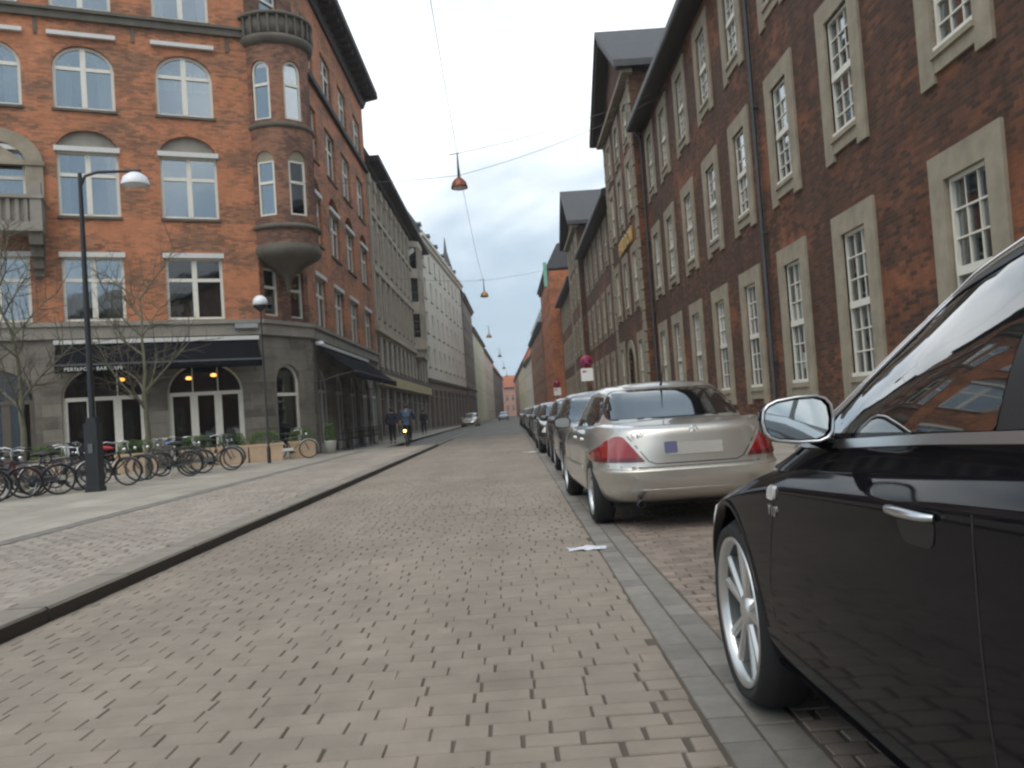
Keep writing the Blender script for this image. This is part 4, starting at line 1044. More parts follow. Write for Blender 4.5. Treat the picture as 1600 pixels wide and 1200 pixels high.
def decal(bvh, poly, side, off=.004, thick=.012, grid=.05, mname=None, name='panel'):
    """a skin cut to a side-view (y,z), rear/front-view (x,z) or plan (x,y) outline and laid onto the body"""
    bm = bmesh.new()
    vs = [bm.verts.new((p[0], p[1], 0)) for p in poly]; bm.faces.new(vs)
    for ax in (0, 1):
        lo, hi = min(p[ax] for p in poly), max(p[ax] for p in poly); k = math.floor(lo / grid) * grid + grid
        while k < hi - 1e-4:
            no = (1, 0, 0) if ax == 0 else (0, 1, 0); co = (k, 0, 0) if ax == 0 else (0, k, 0)
            bmesh.ops.bisect_plane(bm, geom=bm.verts[:] + bm.edges[:] + bm.faces[:], plane_co=co, plane_no=no, dist=1e-5); k += grid
    bmesh.ops.triangulate(bm, faces=[f for f in bm.faces if len(f.verts) > 4])
    mk = {'x-': lambda a, b: ((-6, a, b), (1, 0, 0)), 'x+': lambda a, b: ((6, a, b), (-1, 0, 0)), 'y-': lambda a, b: ((a, -6, b), (0, 1, 0)),
          'y+': lambda a, b: ((a, 12, b), (0, -1, 0)), 'z+': lambda a, b: ((a, b, 6), (0, 0, -1))}[side]
    fix = []; ok = []
    for v in bm.verts:
        o, d = mk(v.co.x, v.co.y); o, d = Vector(o), Vector(d)
        h = bvh.ray_cast(o, d)
        if h[0] is None: fix.append((v, o, d)); continue
        n = h[1] if h[1].dot(d) < 0 else -h[1]
        v.co = h[0] + n * off; ok.append(v)
    for v, o, d in fix:
        h = bvh.find_nearest(o + d * 6.0 if ok == [] else o + d * ((ok[0].co - o).dot(d)))
        v.co = h[0]
    dv = Vector(mk(0, 0)[1])
    be = [e for e in bm.edges if len(e.link_faces) == 1]
    r = bmesh.ops.extrude_edge_only(bm, edges=be)
    for g in r['geom']:
        if isinstance(g, bmesh.types.BMVert): g.co += dv * thick
    bmesh.ops.recalc_face_normals(bm, faces=bm.faces)
    for f in bm.faces: f.smooth = True
    for e in bm.edges:
        if len(e.link_faces) == 2 and e.calc_face_angle(0) > R(40): e.smooth = False
    # outward orientation
    s = sum(f.normal.dot(dv) * f.calc_area() for f in bm.faces)
    if s > 0: bmesh.ops.reverse_faces(bm, faces=bm.faces)
    me = bpy.data.meshes.new(name); bm.to_mesh(me); bm.free(); me.materials.append(MATS[mname]); return me
def strip(pts, w_):
    """thin band around a polyline, as a polygon"""
    P = [Vector(p) for p in pts]; L_, R_ = [], []
    for i, p in enumerate(P):
        d = (P[min(i + 1, len(P) - 1)] - P[max(i - 1, 0)]).normalized(); n = Vector((-d.y, d.x)); L_.append(p + n * w_ / 2); R_.append(p - n * w_ / 2)
    return [tuple(p) for p in L_ + R_[::-1]]
def wheel_meshes(rt, rr, wd, style):
    """tyre and rim about the x axis, outside at -x"""
    h = wd / 2; key = ('wheel', rt, rr, wd, style)
    if key in WC: return WC[key]
    t = MB(); t.lathe([(rr - .01, -h + .02), (rr, -h + .005), (rr + .02, -h), (rr + (rt - rr) * .55, -h - .008), (rt - .025, -h + .01), (rt - .006, -h + .035), (rt, -h + .06), (rt, h - .06), (rt - .02, h - .02), (rr, h), (rr - .01, h - .02)], 40, ax='x')
    for a in (-.035, 0, .035): t.lathe([(rt + .0005, a - .006), (rt - .006, a), (rt + .0005, a + .006)], 40, ax='x')
    r = MB(); r.lathe([(rr + .006, -h + .004), (rr + .004, -h - .004), (rr - .012, -h + .002), (rr - .02, -h + .03)], 40, ax='x')
    r.lathe([(0, -h + .02), (.03, -h + .018), (.05, -h + .024), (.065, -h + .034), (.07, -h + .07)], 20, ax='x')
    if style == 'five':
        for k in range(5):
            for dt in (-7.5, 7.5):
                a = R(72 * k + 90); a2 = R(72 * k + 90 + dt); a3 = R(72 * k + 90 + dt * 1.75)
                def pt(rad, ang, x): return (x, rad * math.cos(ang), rad * math.sin(ang))
                w0, w1 = .018, .024
                p0, p1 = pt(.05, a2, -h + .03), pt(rr - .016, a3, -h + .022)
                d = Vector((0, p1[1] - p0[1], p1[2] - p0[2])).normalized(); nn = Vector((0, -d.z, d.y))
                v = []
                for p, ww, dx in ((p0, w0, .0), (p1, w1, .0)):
                    P = Vector(p); v += [P + nn * ww + Vector((.012, 0, 0)), P + nn * ww * .45, P - nn * ww * .45, P - nn * ww + Vector((.012, 0, 0)), P - nn * ww + Vector((.05, 0, 0)), P + nn * ww + Vector((.05, 0, 0))]
                r.add(v, [(i, (i + 1) % 6, 6 + (i + 1) % 6, 6 + i) for i in range(6)])
    else:
        n = 10 if style == 'ten' else 7
        for k in range(n):
            a = 2 * math.pi * k / n; d = Vector((0, math.cos(a), math.sin(a))); nn = Vector((0, -d.z, d.y)); v = []
            for rad, ww in ((.05, .022), (rr - .016, .03)):
                P = d * rad + Vector((-h + .025, 0, 0)); v += [P + nn * ww + Vector((.01, 0, 0)), P + nn * ww * .4, P - nn * ww * .4, P - nn * ww + Vector((.01, 0, 0)), P - nn * ww + Vector((.045, 0, 0)), P + nn * ww + Vector((.045, 0, 0))]
            r.add(v, [(i, (i + 1) % 6, 6 + (i + 1) % 6, 6 + i) for i in range(6)])
    br = MB(); br.lathe([(rr - .021, -h + .03), (rr - .035, -h + .08), (rr - .04, h - .02)], 40, ax='x'); br.lathe([(.06, -h + .10), (rr * .62, -h + .10), (rr * .62, -h + .13), (.06, -h + .13)], 28, ax='x'); br.lathe([(rr - .04, h - .03), (0, h - .03)], 20, ax='x')
    WC[key] = (t.mesh('tyre', 'rubber'), r.mesh('rim', 'rim_silver'), br.mesh('brake_disc', 'metal_grey'))
    return WC[key]
def car(name, M, label, s, cat='car', group=None):
    t = empty(name, M, label, cat, group)
    paint = s['paint']
    lv, lf = dome(s['levels'], s['zb'], s['zt'], s['crown'], taper=s.get('taper'))
    gv, gf = dome(s['glevels'], s['gzb'], s['gzt'], s['gcrown'], sub=4)
    bvh = bvh_of([(lv, lf), (gv, gf)])
    mb = MB(); mb.add(lv, lf, True); me = mb.mesh('body', paint)
    W = max(l[3] for l in s['levels'])
    cut = []
    for y in s['axles']:
        for sg in (-1, 1):
            c = MB(); n = 40; ra = s['arch']; vs = []
            for x in (sg * (W + .2), sg * (W - .34)):
                for k in range(n): vs.append((x, y + ra * math.cos(2 * math.pi * k / n), s['wr'] + .015 + ra * math.sin(2 * math.pi * k / n)))
            c.add(vs, [(k, (k + 1) % n, n + (k + 1) % n, n + k) for k in range(n)] + [tuple(range(n)), tuple(reversed(range(n, 2 * n)))]); cut.append(c.mesh('cut', 'black_plastic'))
    me = boolean_cut(me, cut)
    smooth_by_angle(me, 38)
    bo = inst(me, 'body', t, M)
    gm = MB(); gm.add(gv, gf, True); gme = gm.mesh('cabin', s.get('roofpaint', paint)); smooth_by_angle(gme, 50); inst(gme, 'cabin', t, M)
    MB().box(-W * .78, W * .78, s['L'] * .12, s['L'] * .9, .19, .34).obj('underbody', 'black_plastic', t, M)
    # arch lips
    for y in s['axles']:
        for sg in (-1, 1):
            a = MB(); n = 26; ra = s['arch']; vs = []
            for k in range(n + 1):
                th = R(4 + 172 * k / n)
                for dr, dx in ((-.012, -.03), (-.004, .004), (.012, .006), (.045, -.006)):
                    yy, zz = y + (ra + dr) * math.cos(th), s['wr'] + .015 + (ra + dr) * math.sin(th)
                    h = bvh.ray_cast(Vector((sg * 6, yy, zz)), Vector((-sg, 0, 0)))
                    x = h[0].x if h[0] is not None and abs(h[0].x) > W * .7 else sg * W * .96
                    vs.append((x + sg * dx, yy, zz))
            a.add(vs, [(k * 4 + j, k * 4 + j + 1, (k + 1) * 4 + j + 1, (k + 1) * 4 + j) for k in range(n) for j in range(3)], True); a.obj('wheel_arch', s.get('archmat', paint), t, M)
    tm, rm, dm = wheel_meshes(s['wr'], s['rr'], .225, s['rim'])
    for y in s['axles']:
        for sg in (-1, 1):
            Mw = M @ Matrix.Translation((sg * (W - .135 + s.get('track', 0)), y, s['wr'])) @ Matrix.Rotation(0 if sg < 0 else math.pi, 4, 'Z') @ Matrix.Rotation(R(s.get('spin', 11)), 4, 'X')
            wo = inst(tm, 'wheel', t, Mw); inst(rm, 'rim', wo, Mw); inst(dm, 'brake_disc', wo, Mw)
    for d in s['decals']:
        nm, poly, side, m_ = d[:4]; kw = d[4] if len(d) > 4 else {}
        sides = ('x-', 'x+') if side == 'x' else (side,)
        for sd_ in sides:
            inst(decal(bvh, poly, sd_, mname=m_, name=nm, **kw), nm, t, M)
    return t, bvh
def seams(doors, z0, w_=.008):
    return [('door_seam', strip(p, w_), 'x', 'black_plastic', dict(off=.0012, thick=.004, grid=.12)) for p in doors]
# ---------------------------------------------- silver saloon
def sedan_spec(paint='paint_silver'):
    L = 4.98
    s = dict(L=L, paint=paint, crown=.035, gcrown=.035, wr=.33, rr=.235, rim='seven', arch=.372, axles=(.98, 4.06), spin=20)
    s['levels'] = [(0, .26, 4.80, .76, 5), (.03, .14, 4.9, .84, 5), (.12, .05, 4.96, .90, 5), (.26, .005, 4.98, .925, 5), (.40, .0, 4.98, .935, 6), (.445, .004, 4.975, .937, 6), (.465, .055, 4.94, .93, 6), (.50, .066, 4.935, .928, 6), (.68, .080, 4.90, .930, 5.4), (.84, .098, 4.86, .918, 5), (.93, .112, 4.82, .895, 4.8), (.98, .14, 4.76, .865, 4.6), (1, .21, 4.7, .825, 4.4)]
    s['zb'] = [(0, .28), (.35, .25), (.8, .22), (4.3, .2), (4.98, .24)]
    s['zt'] = [(0, .95), (.2, .985), (.75, 1.02), (1.2, 1.0), (2.6, .965), (3.5, .945), (3.9, .89), (4.6, .79), (4.98, .68)]
    s['taper'] = lambda y: 1 - .045 * max(0, (.9 - y) / .9) ** 2 - .05 * max(0, (y - 4.1) / .9) ** 2
    s['gzb'] = [(0, .93), (5, .90)]
    s['gzt'] = [(.5, 1.30), (1.35, 1.37), (1.9, 1.415), (2.4, 1.425), (2.9, 1.40), (3.4, 1.32)]
    s['glevels'] = [(0, .42, 3.95, .84, 3.6), (.22, .62, 3.66, .815, 3.6), (.5, .90, 3.32, .76, 3.6), (.78, 1.2, 2.98, .69, 3.6), (.93, 1.42, 2.8, .63, 3.6), (1, 1.62, 2.66, .55, 3.4)]
    rw = rpoly([(-.70, 1.055), (.70, 1.055), (.665, 1.20), (.57, 1.352), (-.57, 1.352), (-.665, 1.20)], .07)
    tl = lambda sg: rpoly([(sg * .905, .655), (sg * .48, .655), (sg * .56, .76), (sg * .655, .895), (sg * .71, .905), (sg * .80, .86), (sg * .915, .74)], .03)
    tlb = lambda sg: [(sg * .91, .657), (sg * .482, .657), (sg * .508, .695), (sg * .915, .695)]
    d = [('rear_window', rw, 'y-', 'car_glass', dict(grid=.06, off=.004)), ('window_seal', strip(rw + [rw[0]], .022), 'y-', 'black_plastic', dict(off=.002, grid=.2)),
         ('windscreen', rpoly([(-.70, 1.0), (.70, 1.0), (.55, 1.36), (-.55, 1.36)], .06), 'y+', 'car_glass', dict(grid=.08)),
         ('tail_lamp', tl(-1), 'y-', 'lamp_red', dict(off=.007, grid=.05)), ('tail_lamp', tl(1), 'y-', 'lamp_red', dict(off=.007, grid=.05)),
         ('lamp_band', tlb(-1), 'y-', 'lamp_dark_red', dict(off=.013, grid=.05)), ('lamp_band', tlb(1), 'y-', 'lamp_dark_red', dict(off=.013, grid=.05)),
         ('plate_recess', rpoly([(-.40, .845), (.40, .845), (.34, .68), (-.34, .68)], .04), 'y-', 'paint_silver', dict(off=-.012, thick=.004)),
         ('number_plate', [(-.26, .705), (.26, .705), (.26, .815), (-.26, .815)], 'y-', 'plate_white', dict(off=.006, thick=.004)),
         ('plate_badge', rpoly([(-.29, .725), (-.17, .725), (-.17, .83), (-.29, .83)], .01), 'y-', 'plate_blue', dict(off=.009, thick=.004)),
         ('boot_seam', strip([(-.70, 1.0), (-.62, .90), (-.45, .66), (-.38, .63), (.38, .63), (.45, .66), (.62, .90), (.70, 1.0)], .009), 'y-', 'black_plastic', dict(off=.0015, thick=.004, grid=.1)),
         ('bumper_groove', strip([(-.90, .628), (-.5, .60), (.5, .60), (.90, .628)], .012), 'y-', 'plastic_grey', dict(off=.002, thick=.004, grid=.1)),
         ('bumper_trim', strip([(-.80, .385), (.80, .385)], .02), 'y-', 'alu_satin', dict(off=.004, thick=.01, grid=.1)),
         ('rear_side_window', rpoly([(1.12, 1.0), (1.95, .985), (1.95, 1.325), (1.55, 1.30), (1.22, 1.13)], .03), 'x', 'car_glass', {}),
         ('front_side_window', rpoly([(2.02, .985), (3.12, .975), (2.80, 1.24), (2.55, 1.325), (2.02, 1.34)], .03), 'x', 'car_glass', {}),
         ('chrome_strip', strip([(1.08, .985), (2.0, .968), (3.18, .955)], .022), 'x', 'chrome', dict(off=.008)),
         ('side_moulding', strip([(1.45, .55), (3.6, .53)], .05), 'x', paint, dict(off=.012)),
         ('head_lamp', rpoly([(4.55, .60), (4.88, .58), (4.85, .70), (4.6, .75)], .03), 'x', 'lamp_clear', {})]
    d += seams([[(1.35, .5), (1.18, .72), (1.15, .97)], [(1.98, .26), (1.98, .97)], [(3.08, .28), (3.12, .6), (3.15, .95)]], 0)
    for y in (1.62, 2.42): d.append(('door_handle', rpoly([(y - .11, .83), (y + .11, .825), (y + .11, .865), (y - .11, .87)], .018), 'x', paint, dict(off=.022, thick=.025)))
    s['decals'] = d
    return s
def door_mirror(t, M, y, z, xw, paint, glass='mirror_glass', sgs=(-1, 1), sc=1.0):
    for sg in sgs:
        b = MB(); vs = []; n = 16
        prof = [(0, .0, .98), (.02, .0, 1.0), (.06, .02, .96), (.10, .05, .75), (.125, .08, .3), (.13, .09, .02)]  # forward offset, shift, scale
        for dy, sh, k in prof:
            for i in range(n):
                th = 2 * math.pi * i / n; c, s_ = math.cos(th), math.sin(th)
                x = .105 * sc * (abs(c) ** .6) * (1 if c > 0 else -1); zz = .068 * sc * (abs(s_) ** .65) * (1 if s_ > 0 else -1)
                zz *= 1 - .12 * (x * sg / (.105 * sc)); vs.append((xw * sg + sg * .03 + sg * (x) * k * sg, y + dy - .008 * (x / .105), z + zz * k))
        b.add(vs, [(i * n + k, i * n + (k + 1) % n, (i + 1) * n + (k + 1) % n, (i + 1) * n + k) for i in range(len(prof) - 1) for k in range(n)] + [tuple(range((len(prof) - 1) * n, len(prof) * n))], True)
        b.tube([(sg * (xw - .11), y + .05, z - .085), (sg * (xw - .03), y + .05, z - .055), (sg * xw, y + .05, z - .02)], [.028, .022, .03], 8)
        mo = b.obj('door_mirror', paint, t, M)
        g = MB(); g.add([(v[0] * .0 + (xw * sg + sg * .03) + (v[0] - xw * sg - sg * .03) * .90, y + .012 - .008 * ((v[0] - xw * sg - sg * .03) / .105), z + (v[2] - z) * .88) for v in vs[:n]], [tuple(range(n))])
        g.obj('mirror_glass', glass, mo, M)
        rm = MB(); rm.tube([Vector(v) for v in vs[:n]] + [Vector(vs[0])], .0045, 5, cap=False); rm.obj('mirror_rim', 'alu_satin' if paint == 'paint_black' else 'black_plastic', mo, M)
MSED = T(1.70, 8.0, 0, 1.2)
t, bv = car('silver_saloon', MSED, 'silver saloon car parked with its red tail lamps towards the camera', sedan_spec())
door_mirror(t, MSED, 3.05, 1.03, .97, 'paint_silver')
def on_rear(bvh, x, z, dy=.004):
    h = bvh.ray_cast(Vector((x, -3, z)), Vector((0, 1, 0))); return h[0] + Vector((0, -dy, 0))
p = on_rear(bv, 0, .925)
MB().ring((0, 0, 0), .04, .004, 24, 6, 'y').tube([(0, 0, 0), (0, 0, .04)], .004, 5).tube([(0, 0, 0), (.034, 0, -.02)], .004, 5).tube([(0, 0, 0), (-.034, 0, -.02)], .004, 5).obj('star_badge', 'chrome', t, MSED @ Matrix.Translation(p))
p = on_rear(bv, -.52, .885)
letters('S 500', .062, .003, 'chrome', 'model_letter', t, MSED @ Matrix.Translation(p + Vector((0, -.004, 0))) @ Matrix.Rotation(R(-4), 4, 'Y') @ Matrix.Rotation(R(82), 4, 'X'), 1.1)
MB().tube([(0, 1.52, 1.40), (0, 1.46, 1.44), (0, 1.33, 1.60)], [.016, .008, .003], 6).obj('antenna', 'black_plastic', t, MSED)
for x in (-.55, .55): MB().lathe([(.03, 0), (.038, .0), (.038, .14), (.03, .14)], 14, (x, .02, .27), 'y').obj('exhaust', 'metal_dark', t, MSED)
# ---------------------------------------------- black estate car right beside the camera
def f_idx(levels, f):
    for i in range(len(levels) - 1):
        if f <= levels[i + 1][0]: return i + (f - levels[i][0]) / (levels[i + 1][0] - levels[i][0])
    return len(levels) - 1 - 1e-6
def dens(pts, n=6):
    out = []
    for i in range((len(pts) - 1) * n + 1): out.append(tuple(cr(pts, min(i / n, len(pts) - 1 - 1e-9))))
    return out
def estate_spec():
    L = 4.75; paint = 'paint_black'
    s = dict(L=L, paint=paint, crown=.05, gcrown=.04, wr=.362, rr=.283, rim='five', arch=.408, axles=(.93, 3.85), spin=9, track=.0)
    s['levels'] = [(0, .2, 4.6, .79, 6), (.035, .1, 4.68, .87, 7), (.10, .05, 4.72, .905, 7), (.22, .02, 4.74, .925, 7), (.42, 0, 4.75, .940, 7), (.62, .0, 4.74, .945, 7), (.78, .04, 4.71, .944, 6.5), (.875, .055, 4.69, .943, 6), (.902, .065, 4.68, .938, 6), (.925, .08, 4.66, .921, 6), (.955, .1, 4.65, .893, 6), (.98, .13, 4.62, .866, 5.6), (1, .17, 4.58, .835, 5.4)]
    s['zb'] = [(0, .3), (.5, .25), (4.2, .25), (4.75, .22)]
    s['zt'] = [(0, 1.0), (.4, 1.075), (1.9, 1.068), (2.3, 1.045), (2.84, 1.012), (3.1, .985), (3.5, .935), (3.9, .865), (4.3, .77), (4.75, .66)]
    s['taper'] = lambda y: 1 - .05 * max(0, (.8 - y) / .8) ** 2 - .05 * max(0, (y - 3.9) / .85) ** 2
    s['gzb'] = [(0, .98), (3.7, .94)]
    s['gzt'] = [(.2, 1.537), (.8, 1.593), (1.5, 1.621), (2.0, 1.602), (2.4, 1.542), (2.7, 1.475), (3.0, 1.397), (3.5, 1.257)]
    s['glevels'] = [(0, .12, 3.85, .885, 6), (.22, .20, 3.56, .868, 6), (.45, .32, 3.27, .82, 5.6), (.62, .42, 3.08, .762, 5.4), (.8, .52, 2.86, .690, 5), (.92, .62, 2.58, .632, 4.6), (1, .8, 2.25, .56, 4)]
    def edge(f, ang):        # where the side of the cabin turns forward by ang degrees
        i = f_idx(s['glevels'], f); _, yr, yf, w_, n = cr(s['glevels'], i)
        yc, hl = (yr + yf) / 2, (yf - yr) / 2; best = None
        for k in range(400):
            th = math.pi / 2 * k / 400; x, y = abs(math.cos(th)) ** (2 / n), abs(math.sin(th)) ** (2 / n)
            if math.degrees(math.atan2(y ** (n - 1) / hl, x ** (n - 1) / w_)) >= ang: best = yc + hl * y; break
        y = best; return (y, interp(s['gzb'], y) + (interp(s['gzt'], y) - interp(s['gzb'], y)) * f)
    def back(f, ys): return [(y, interp(s['gzb'], y) + (interp(s['gzt'], y) - interp(s['gzb'], y)) * f) for y in ys]
    FS_ = [.20, .30, .42, .54, .66, .76, .84]
    top = [edge(f, 17) for f in FS_] + back(.875, [2.15, 1.8, 1.4, 1.0, .7])
    seal = [edge(f * .97, 11) for f in FS_] + back(.835, [2.08, 1.8, 1.4, 1.0, .72])
    gl = [edge(f * .95, 8) for f in FS_] + back(.81, [2.06])
    gl = [p for p in gl if p[1] > 1.09 and p[0] > 2.036]
    d = [('front_side_window', rpoly([(2.035, 1.106), (gl[0][0] + .03, 1.078)] + gl + [(2.035, back(.81, [2.035])[0][1])], .02), 'x', 'car_glass', dict(off=.003, grid=.06)),
         ('rear_side_window', rpoly([(.80, 1.128), (1.925, 1.111), (1.925, 1.498), (1.5, 1.517), (1.0, 1.492)], .03), 'x', 'car_glass', dict(off=.003, grid=.06)),
         ('pillar_panel', [(1.93, 1.111), (2.03, 1.106), (2.03, 1.481), (1.93, 1.498)], 'x', 'black_plastic', dict(off=.004)),
         ('window_seal', strip(dens(seal), .04), 'x', 'black_plastic', dict(off=.006, grid=.02)),
         ('window_trim', strip([(3.25, 1.032), (2.84, 1.050), (2.28, 1.082), (1.9, 1.097), (.6, 1.109)], .022), 'x', 'alu_satin', dict(off=.010, grid=.1)),
         ('windscreen', rpoly([(-.74, 1.020), (.74, 1.020), (.60, 1.503), (-.60, 1.503)], .06), 'y+', 'car_glass', dict(grid=.1)),
         ('rear_window', rpoly([(-.68, 1.122), (.68, 1.122), (.56, 1.481), (-.56, 1.481)], .06), 'y-', 'car_glass', dict(grid=.1)),
         ('side_marker', rpoly([(3.17, .868), (3.235, .868), (3.235, .905), (3.17, .905)], .012), 'x', 'lamp_clear', dict(off=.010)),
         ('head_lamp', rpoly([(4.16, .655), (4.55, .63), (4.5, .735), (4.22, .775)], .03), 'x', 'lamp_clear', dict(off=.006)),
         ('tail_lamp', rpoly([(.06, .75), (.4, .8), (.38, .95), (.09, .95)], .03), 'x', 'lamp_red', dict(off=.006)),
         ('handle_recess', rpoly([(2.15, .872), (2.285, .872), (2.315, .932), (2.135, .935)], .03), 'x', 'black_plastic', dict(off=.002, thick=.002)),
         ('sill_trim', strip([(1.35, .30), (3.4, .285)], .045), 'x', 'paint_black', dict(off=.010, grid=.2))]
    d += seams([[(3.33, .30), (3.30, .6), (3.18, .9), (3.15, .94)], [(2.0, .28), (2.0, .9), (2.0, .96)], [(1.42, .5), (1.2, .75), (1.05, .9)]], 0, .006)
    s['decals'] = d; s['trimline'] = dens([edge(f, 13) for f in FS_] + back(.86, [2.15, 1.8, 1.4, 1.0, .7]))
    return s
MAU = T(1.755, -.45, 0, 0)
es = estate_spec()
t, bv = car('black_estate', MAU, 'glossy black estate car with silver window trim, cropped at the right edge', es)
door_mirror(t, MAU, 2.80, 1.128, .945, 'paint_black', sc=.92)
def on_side(bvh, y, z, dx=.004, sg=-1):
    h = bvh.ray_cast(Vector((sg * 5, y, z)), Vector((-sg, 0, 0))); return h[0] + Vector((sg * dx, 0, 0))
for sg, y0 in ((-1, 2.135), (-1, 1.05)):
    b = MB(); pa = [on_side(bv, y0 + .19 * f, .938 + .004 * math.sin(math.pi * f), .004 + .03 * math.sin(math.pi * min(1, max(0, f))) ** .5) for f in (0, .08, .2, .5, .8, .92, 1)]
    b.tube(pa, [.007, .009, .010, .011, .010, .009, .007], 10); b.obj('door_handle', 'alu_satin', t, MAU)
for sg in (-1, 1): MB().tube([on_side(bv, y_, z_, .006, sg) for y_, z_ in es['trimline']], .0125, 8).obj('roof_trim', 'chrome', t, MAU)
p = on_side(bv, 3.205, .815, .003)
letters('V10', .05, .003, 'chrome', 'badge_letter', t, MAU @ Matrix.Translation(p) @ Matrix.Rotation(R(-90), 4, 'Z') @ Matrix.Rotation(R(86), 4, 'X'))
b = MB()
for sg in (-1, 1): b.tube([(sg * .62, .9, 1.51), (sg * .64, 1.05, 1.56), (sg * .645, 1.6, 1.575), (sg * .63, 2.05, 1.55), (sg * .62, 2.15, 1.51)], .014, 8)
b.obj('roof_rail', 'alu_satin', t, MAU)
# ---------------------------------------------- hatchbacks and saloons further along the kerb
def hatch_spec(paint):
    L = 4.2
    s = dict(L=L, paint=paint, crown=.04, gcrown=.035, wr=.315, rr=.215, rim='ten', arch=.355, axles=(.78, 3.36))
    s['levels'] = [(0, .2, 4.06, .72, 4.6), (.04, .08, 4.14, .81, 4.6), (.15, .02, 4.19, .86, 4.6), (.4, .0, 4.2, .885, 4.6), (.62, .01, 4.18, .89, 4.6), (.8, .04, 4.12, .88, 4.4), (.92, .08, 4.04, .85, 4.2), (1, .15, 3.95, .79, 4)]
    s['zb'] = [(0, .3), (.5, .22), (3.7, .2), (4.2, .22)]
    s['zt'] = [(0, .96), (.5, 1.0), (1.8, .965), (2.7, .95), (3.1, .93), (3.7, .83), (4.2, .68)]
    s['taper'] = lambda y: 1 - .05 * max(0, (.8 - y) / .8) ** 2 - .07 * max(0, (y - 3.3) / .9) ** 2
    s['gzb'] = [(0, .92), (4, .88)]
    s['gzt'] = [(.1, 1.36), (.6, 1.44), (1.2, 1.475), (1.7, 1.47), (2.2, 1.42), (2.8, 1.3)]
    s['glevels'] = [(0, .06, 3.25, .81, 4), (.25, .14, 2.95, .785, 4), (.5, .24, 2.62, .73, 4), (.78, .36, 2.28, .66, 4), (.93, .46, 2.05, .60, 4), (1, .62, 1.85, .52, 3.6)]
    hl = lambda sg: rpoly([(sg * .46, .63), (sg * .78, .64), (sg * .79, .75), (sg * .54, .73)], .04)
    d = [('rear_window', rpoly([(-.62, 1.05), (.62, 1.05), (.52, 1.36), (-.52, 1.36)], .06), 'y-', 'car_glass', dict(grid=.1)),
         ('windscreen', rpoly([(-.68, .99), (.68, .99), (.54, 1.385), (-.54, 1.385)], .06), 'y+', 'car_glass', dict(grid=.1)),
         ('front_side_window', rpoly([(1.75, .99), (2.66, .98), (2.35, 1.2), (2.05, 1.35), (1.75, 1.39)], .03), 'x', 'car_glass', dict(grid=.1)),
         ('rear_side_window', rpoly([(.5, 1.03), (1.68, .99), (1.68, 1.395), (.95, 1.36), (.62, 1.2)], .03), 'x', 'car_glass', dict(grid=.1)),
         ('head_lamp', hl(-1), 'y+', 'lamp_clear', dict(off=.008)), ('head_lamp', hl(1), 'y+', 'lamp_clear', dict(off=.008)),
         ('grille', rpoly([(-.40, .60), (.40, .60), (.42, .70), (-.42, .70)], .03), 'y+', 'black_plastic', {}),
         ('air_intake', rpoly([(-.55, .30), (.55, .30), (.6, .43), (-.6, .43)], .03), 'y+', 'black_plastic', {}),
         ('number_plate', [(-.26, .47), (.26, .47), (.26, .58), (-.26, .58)], 'y+', 'plate_white', dict(off=.012)),
         ('number_plate', [(-.26, .62), (.26, .62), (.26, .73), (-.26, .73)], 'y-', 'plate_white', dict(off=.012)),
         ('tail_lamp', rpoly([(-.80, .74), (-.52, .76), (-.56, .95), (-.78, .95)], .03), 'y-', 'lamp_red', dict(off=.008)), ('tail_lamp', rpoly([(.80, .74), (.52, .76), (.56, .95), (.78, .95)], .03), 'y-', 'lamp_red', dict(off=.008))]
    d += seams([[(1.72, .25), (1.72, .97)], [(2.72, .28), (2.76, .6), (2.70, .95)]], 0)
    s['decals'] = d
    return s
MH = T(1.66, 17.9, 0, 180)
hat, bv = car('parked_hatchback', MH, 'dark grey hatchback parked nose to nose with the silver saloon', hatch_spec('paint_graphite'), group='cars parked along the right kerb')
door_mirror(hat, MH, 2.62, 1.02, .92, 'paint_graphite')
MS2 = T(1.62, 28.6, 0, 180)
sp2 = sedan_spec('paint_dark'); sp2['decals'] = [d for d in sp2['decals'] if d[0] not in ('plate_recess',)] + [
    ('head_lamp', rpoly([(-.80, .60), (-.50, .58), (-.52, .70), (-.76, .73)], .04), 'y+', 'lamp_clear', dict(off=.008)), ('head_lamp', rpoly([(.80, .60), (.50, .58), (.52, .70), (.76, .73)], .04), 'y+', 'lamp_clear', dict(off=.008)),
    ('grille', rpoly([(-.36, .55), (.36, .55), (.38, .70), (-.38, .70)], .03), 'y+', 'plastic_grey', dict(off=.006))]
sal, bv = car('parked_saloon', MS2, 'dark saloon parked facing the camera, third car ahead of the silver one', sp2, group='cars parked along the right kerb')
door_mirror(sal, MS2, 3.05, 1.03, .97, 'paint_dark')
kinds = [('h', 18.7, 180, 'paint_dark', 'near black hatchback facing the camera with bright headlamps, second ahead of the silver saloon'),
         ('h', 29.3, 180, 'paint_graphite', 'grey hatchback facing the camera, fourth car ahead of the silver saloon'),
         ('s', 34.0, 0, 'paint_dark', 'dark saloon facing away, fifth car ahead of the silver saloon'),
         ('h', 39.7, 180, 'paint_green', 'dark greenish hatchback beside the second no stopping sign'),
         ('s', 44.6, 180, 'paint_graphite', 'grey saloon, seventh car ahead of the silver saloon'),
         ('h', 50.2, 0, 'paint_dark', 'dark hatchback just past the second no stopping sign'),
         ('h', 55.2, 180, 'paint_silver', 'pale hatchback in the distant part of the right kerb row'),
         ('s', 60.2, 0, 'paint_dark', 'distant dark saloon behind the pale hatchback in the right row'),
         ('h', 66.0, 180, 'paint_green', 'far off greenish hatchback, third from the end of the right row'),
         ('h', 71.2, 180, 'paint_dark', 'far off dark hatchback, second from the end of the right row'),
         ('s', 76.5, 0, 'paint_graphite', 'farthest car of the right kerb row, a grey saloon')]
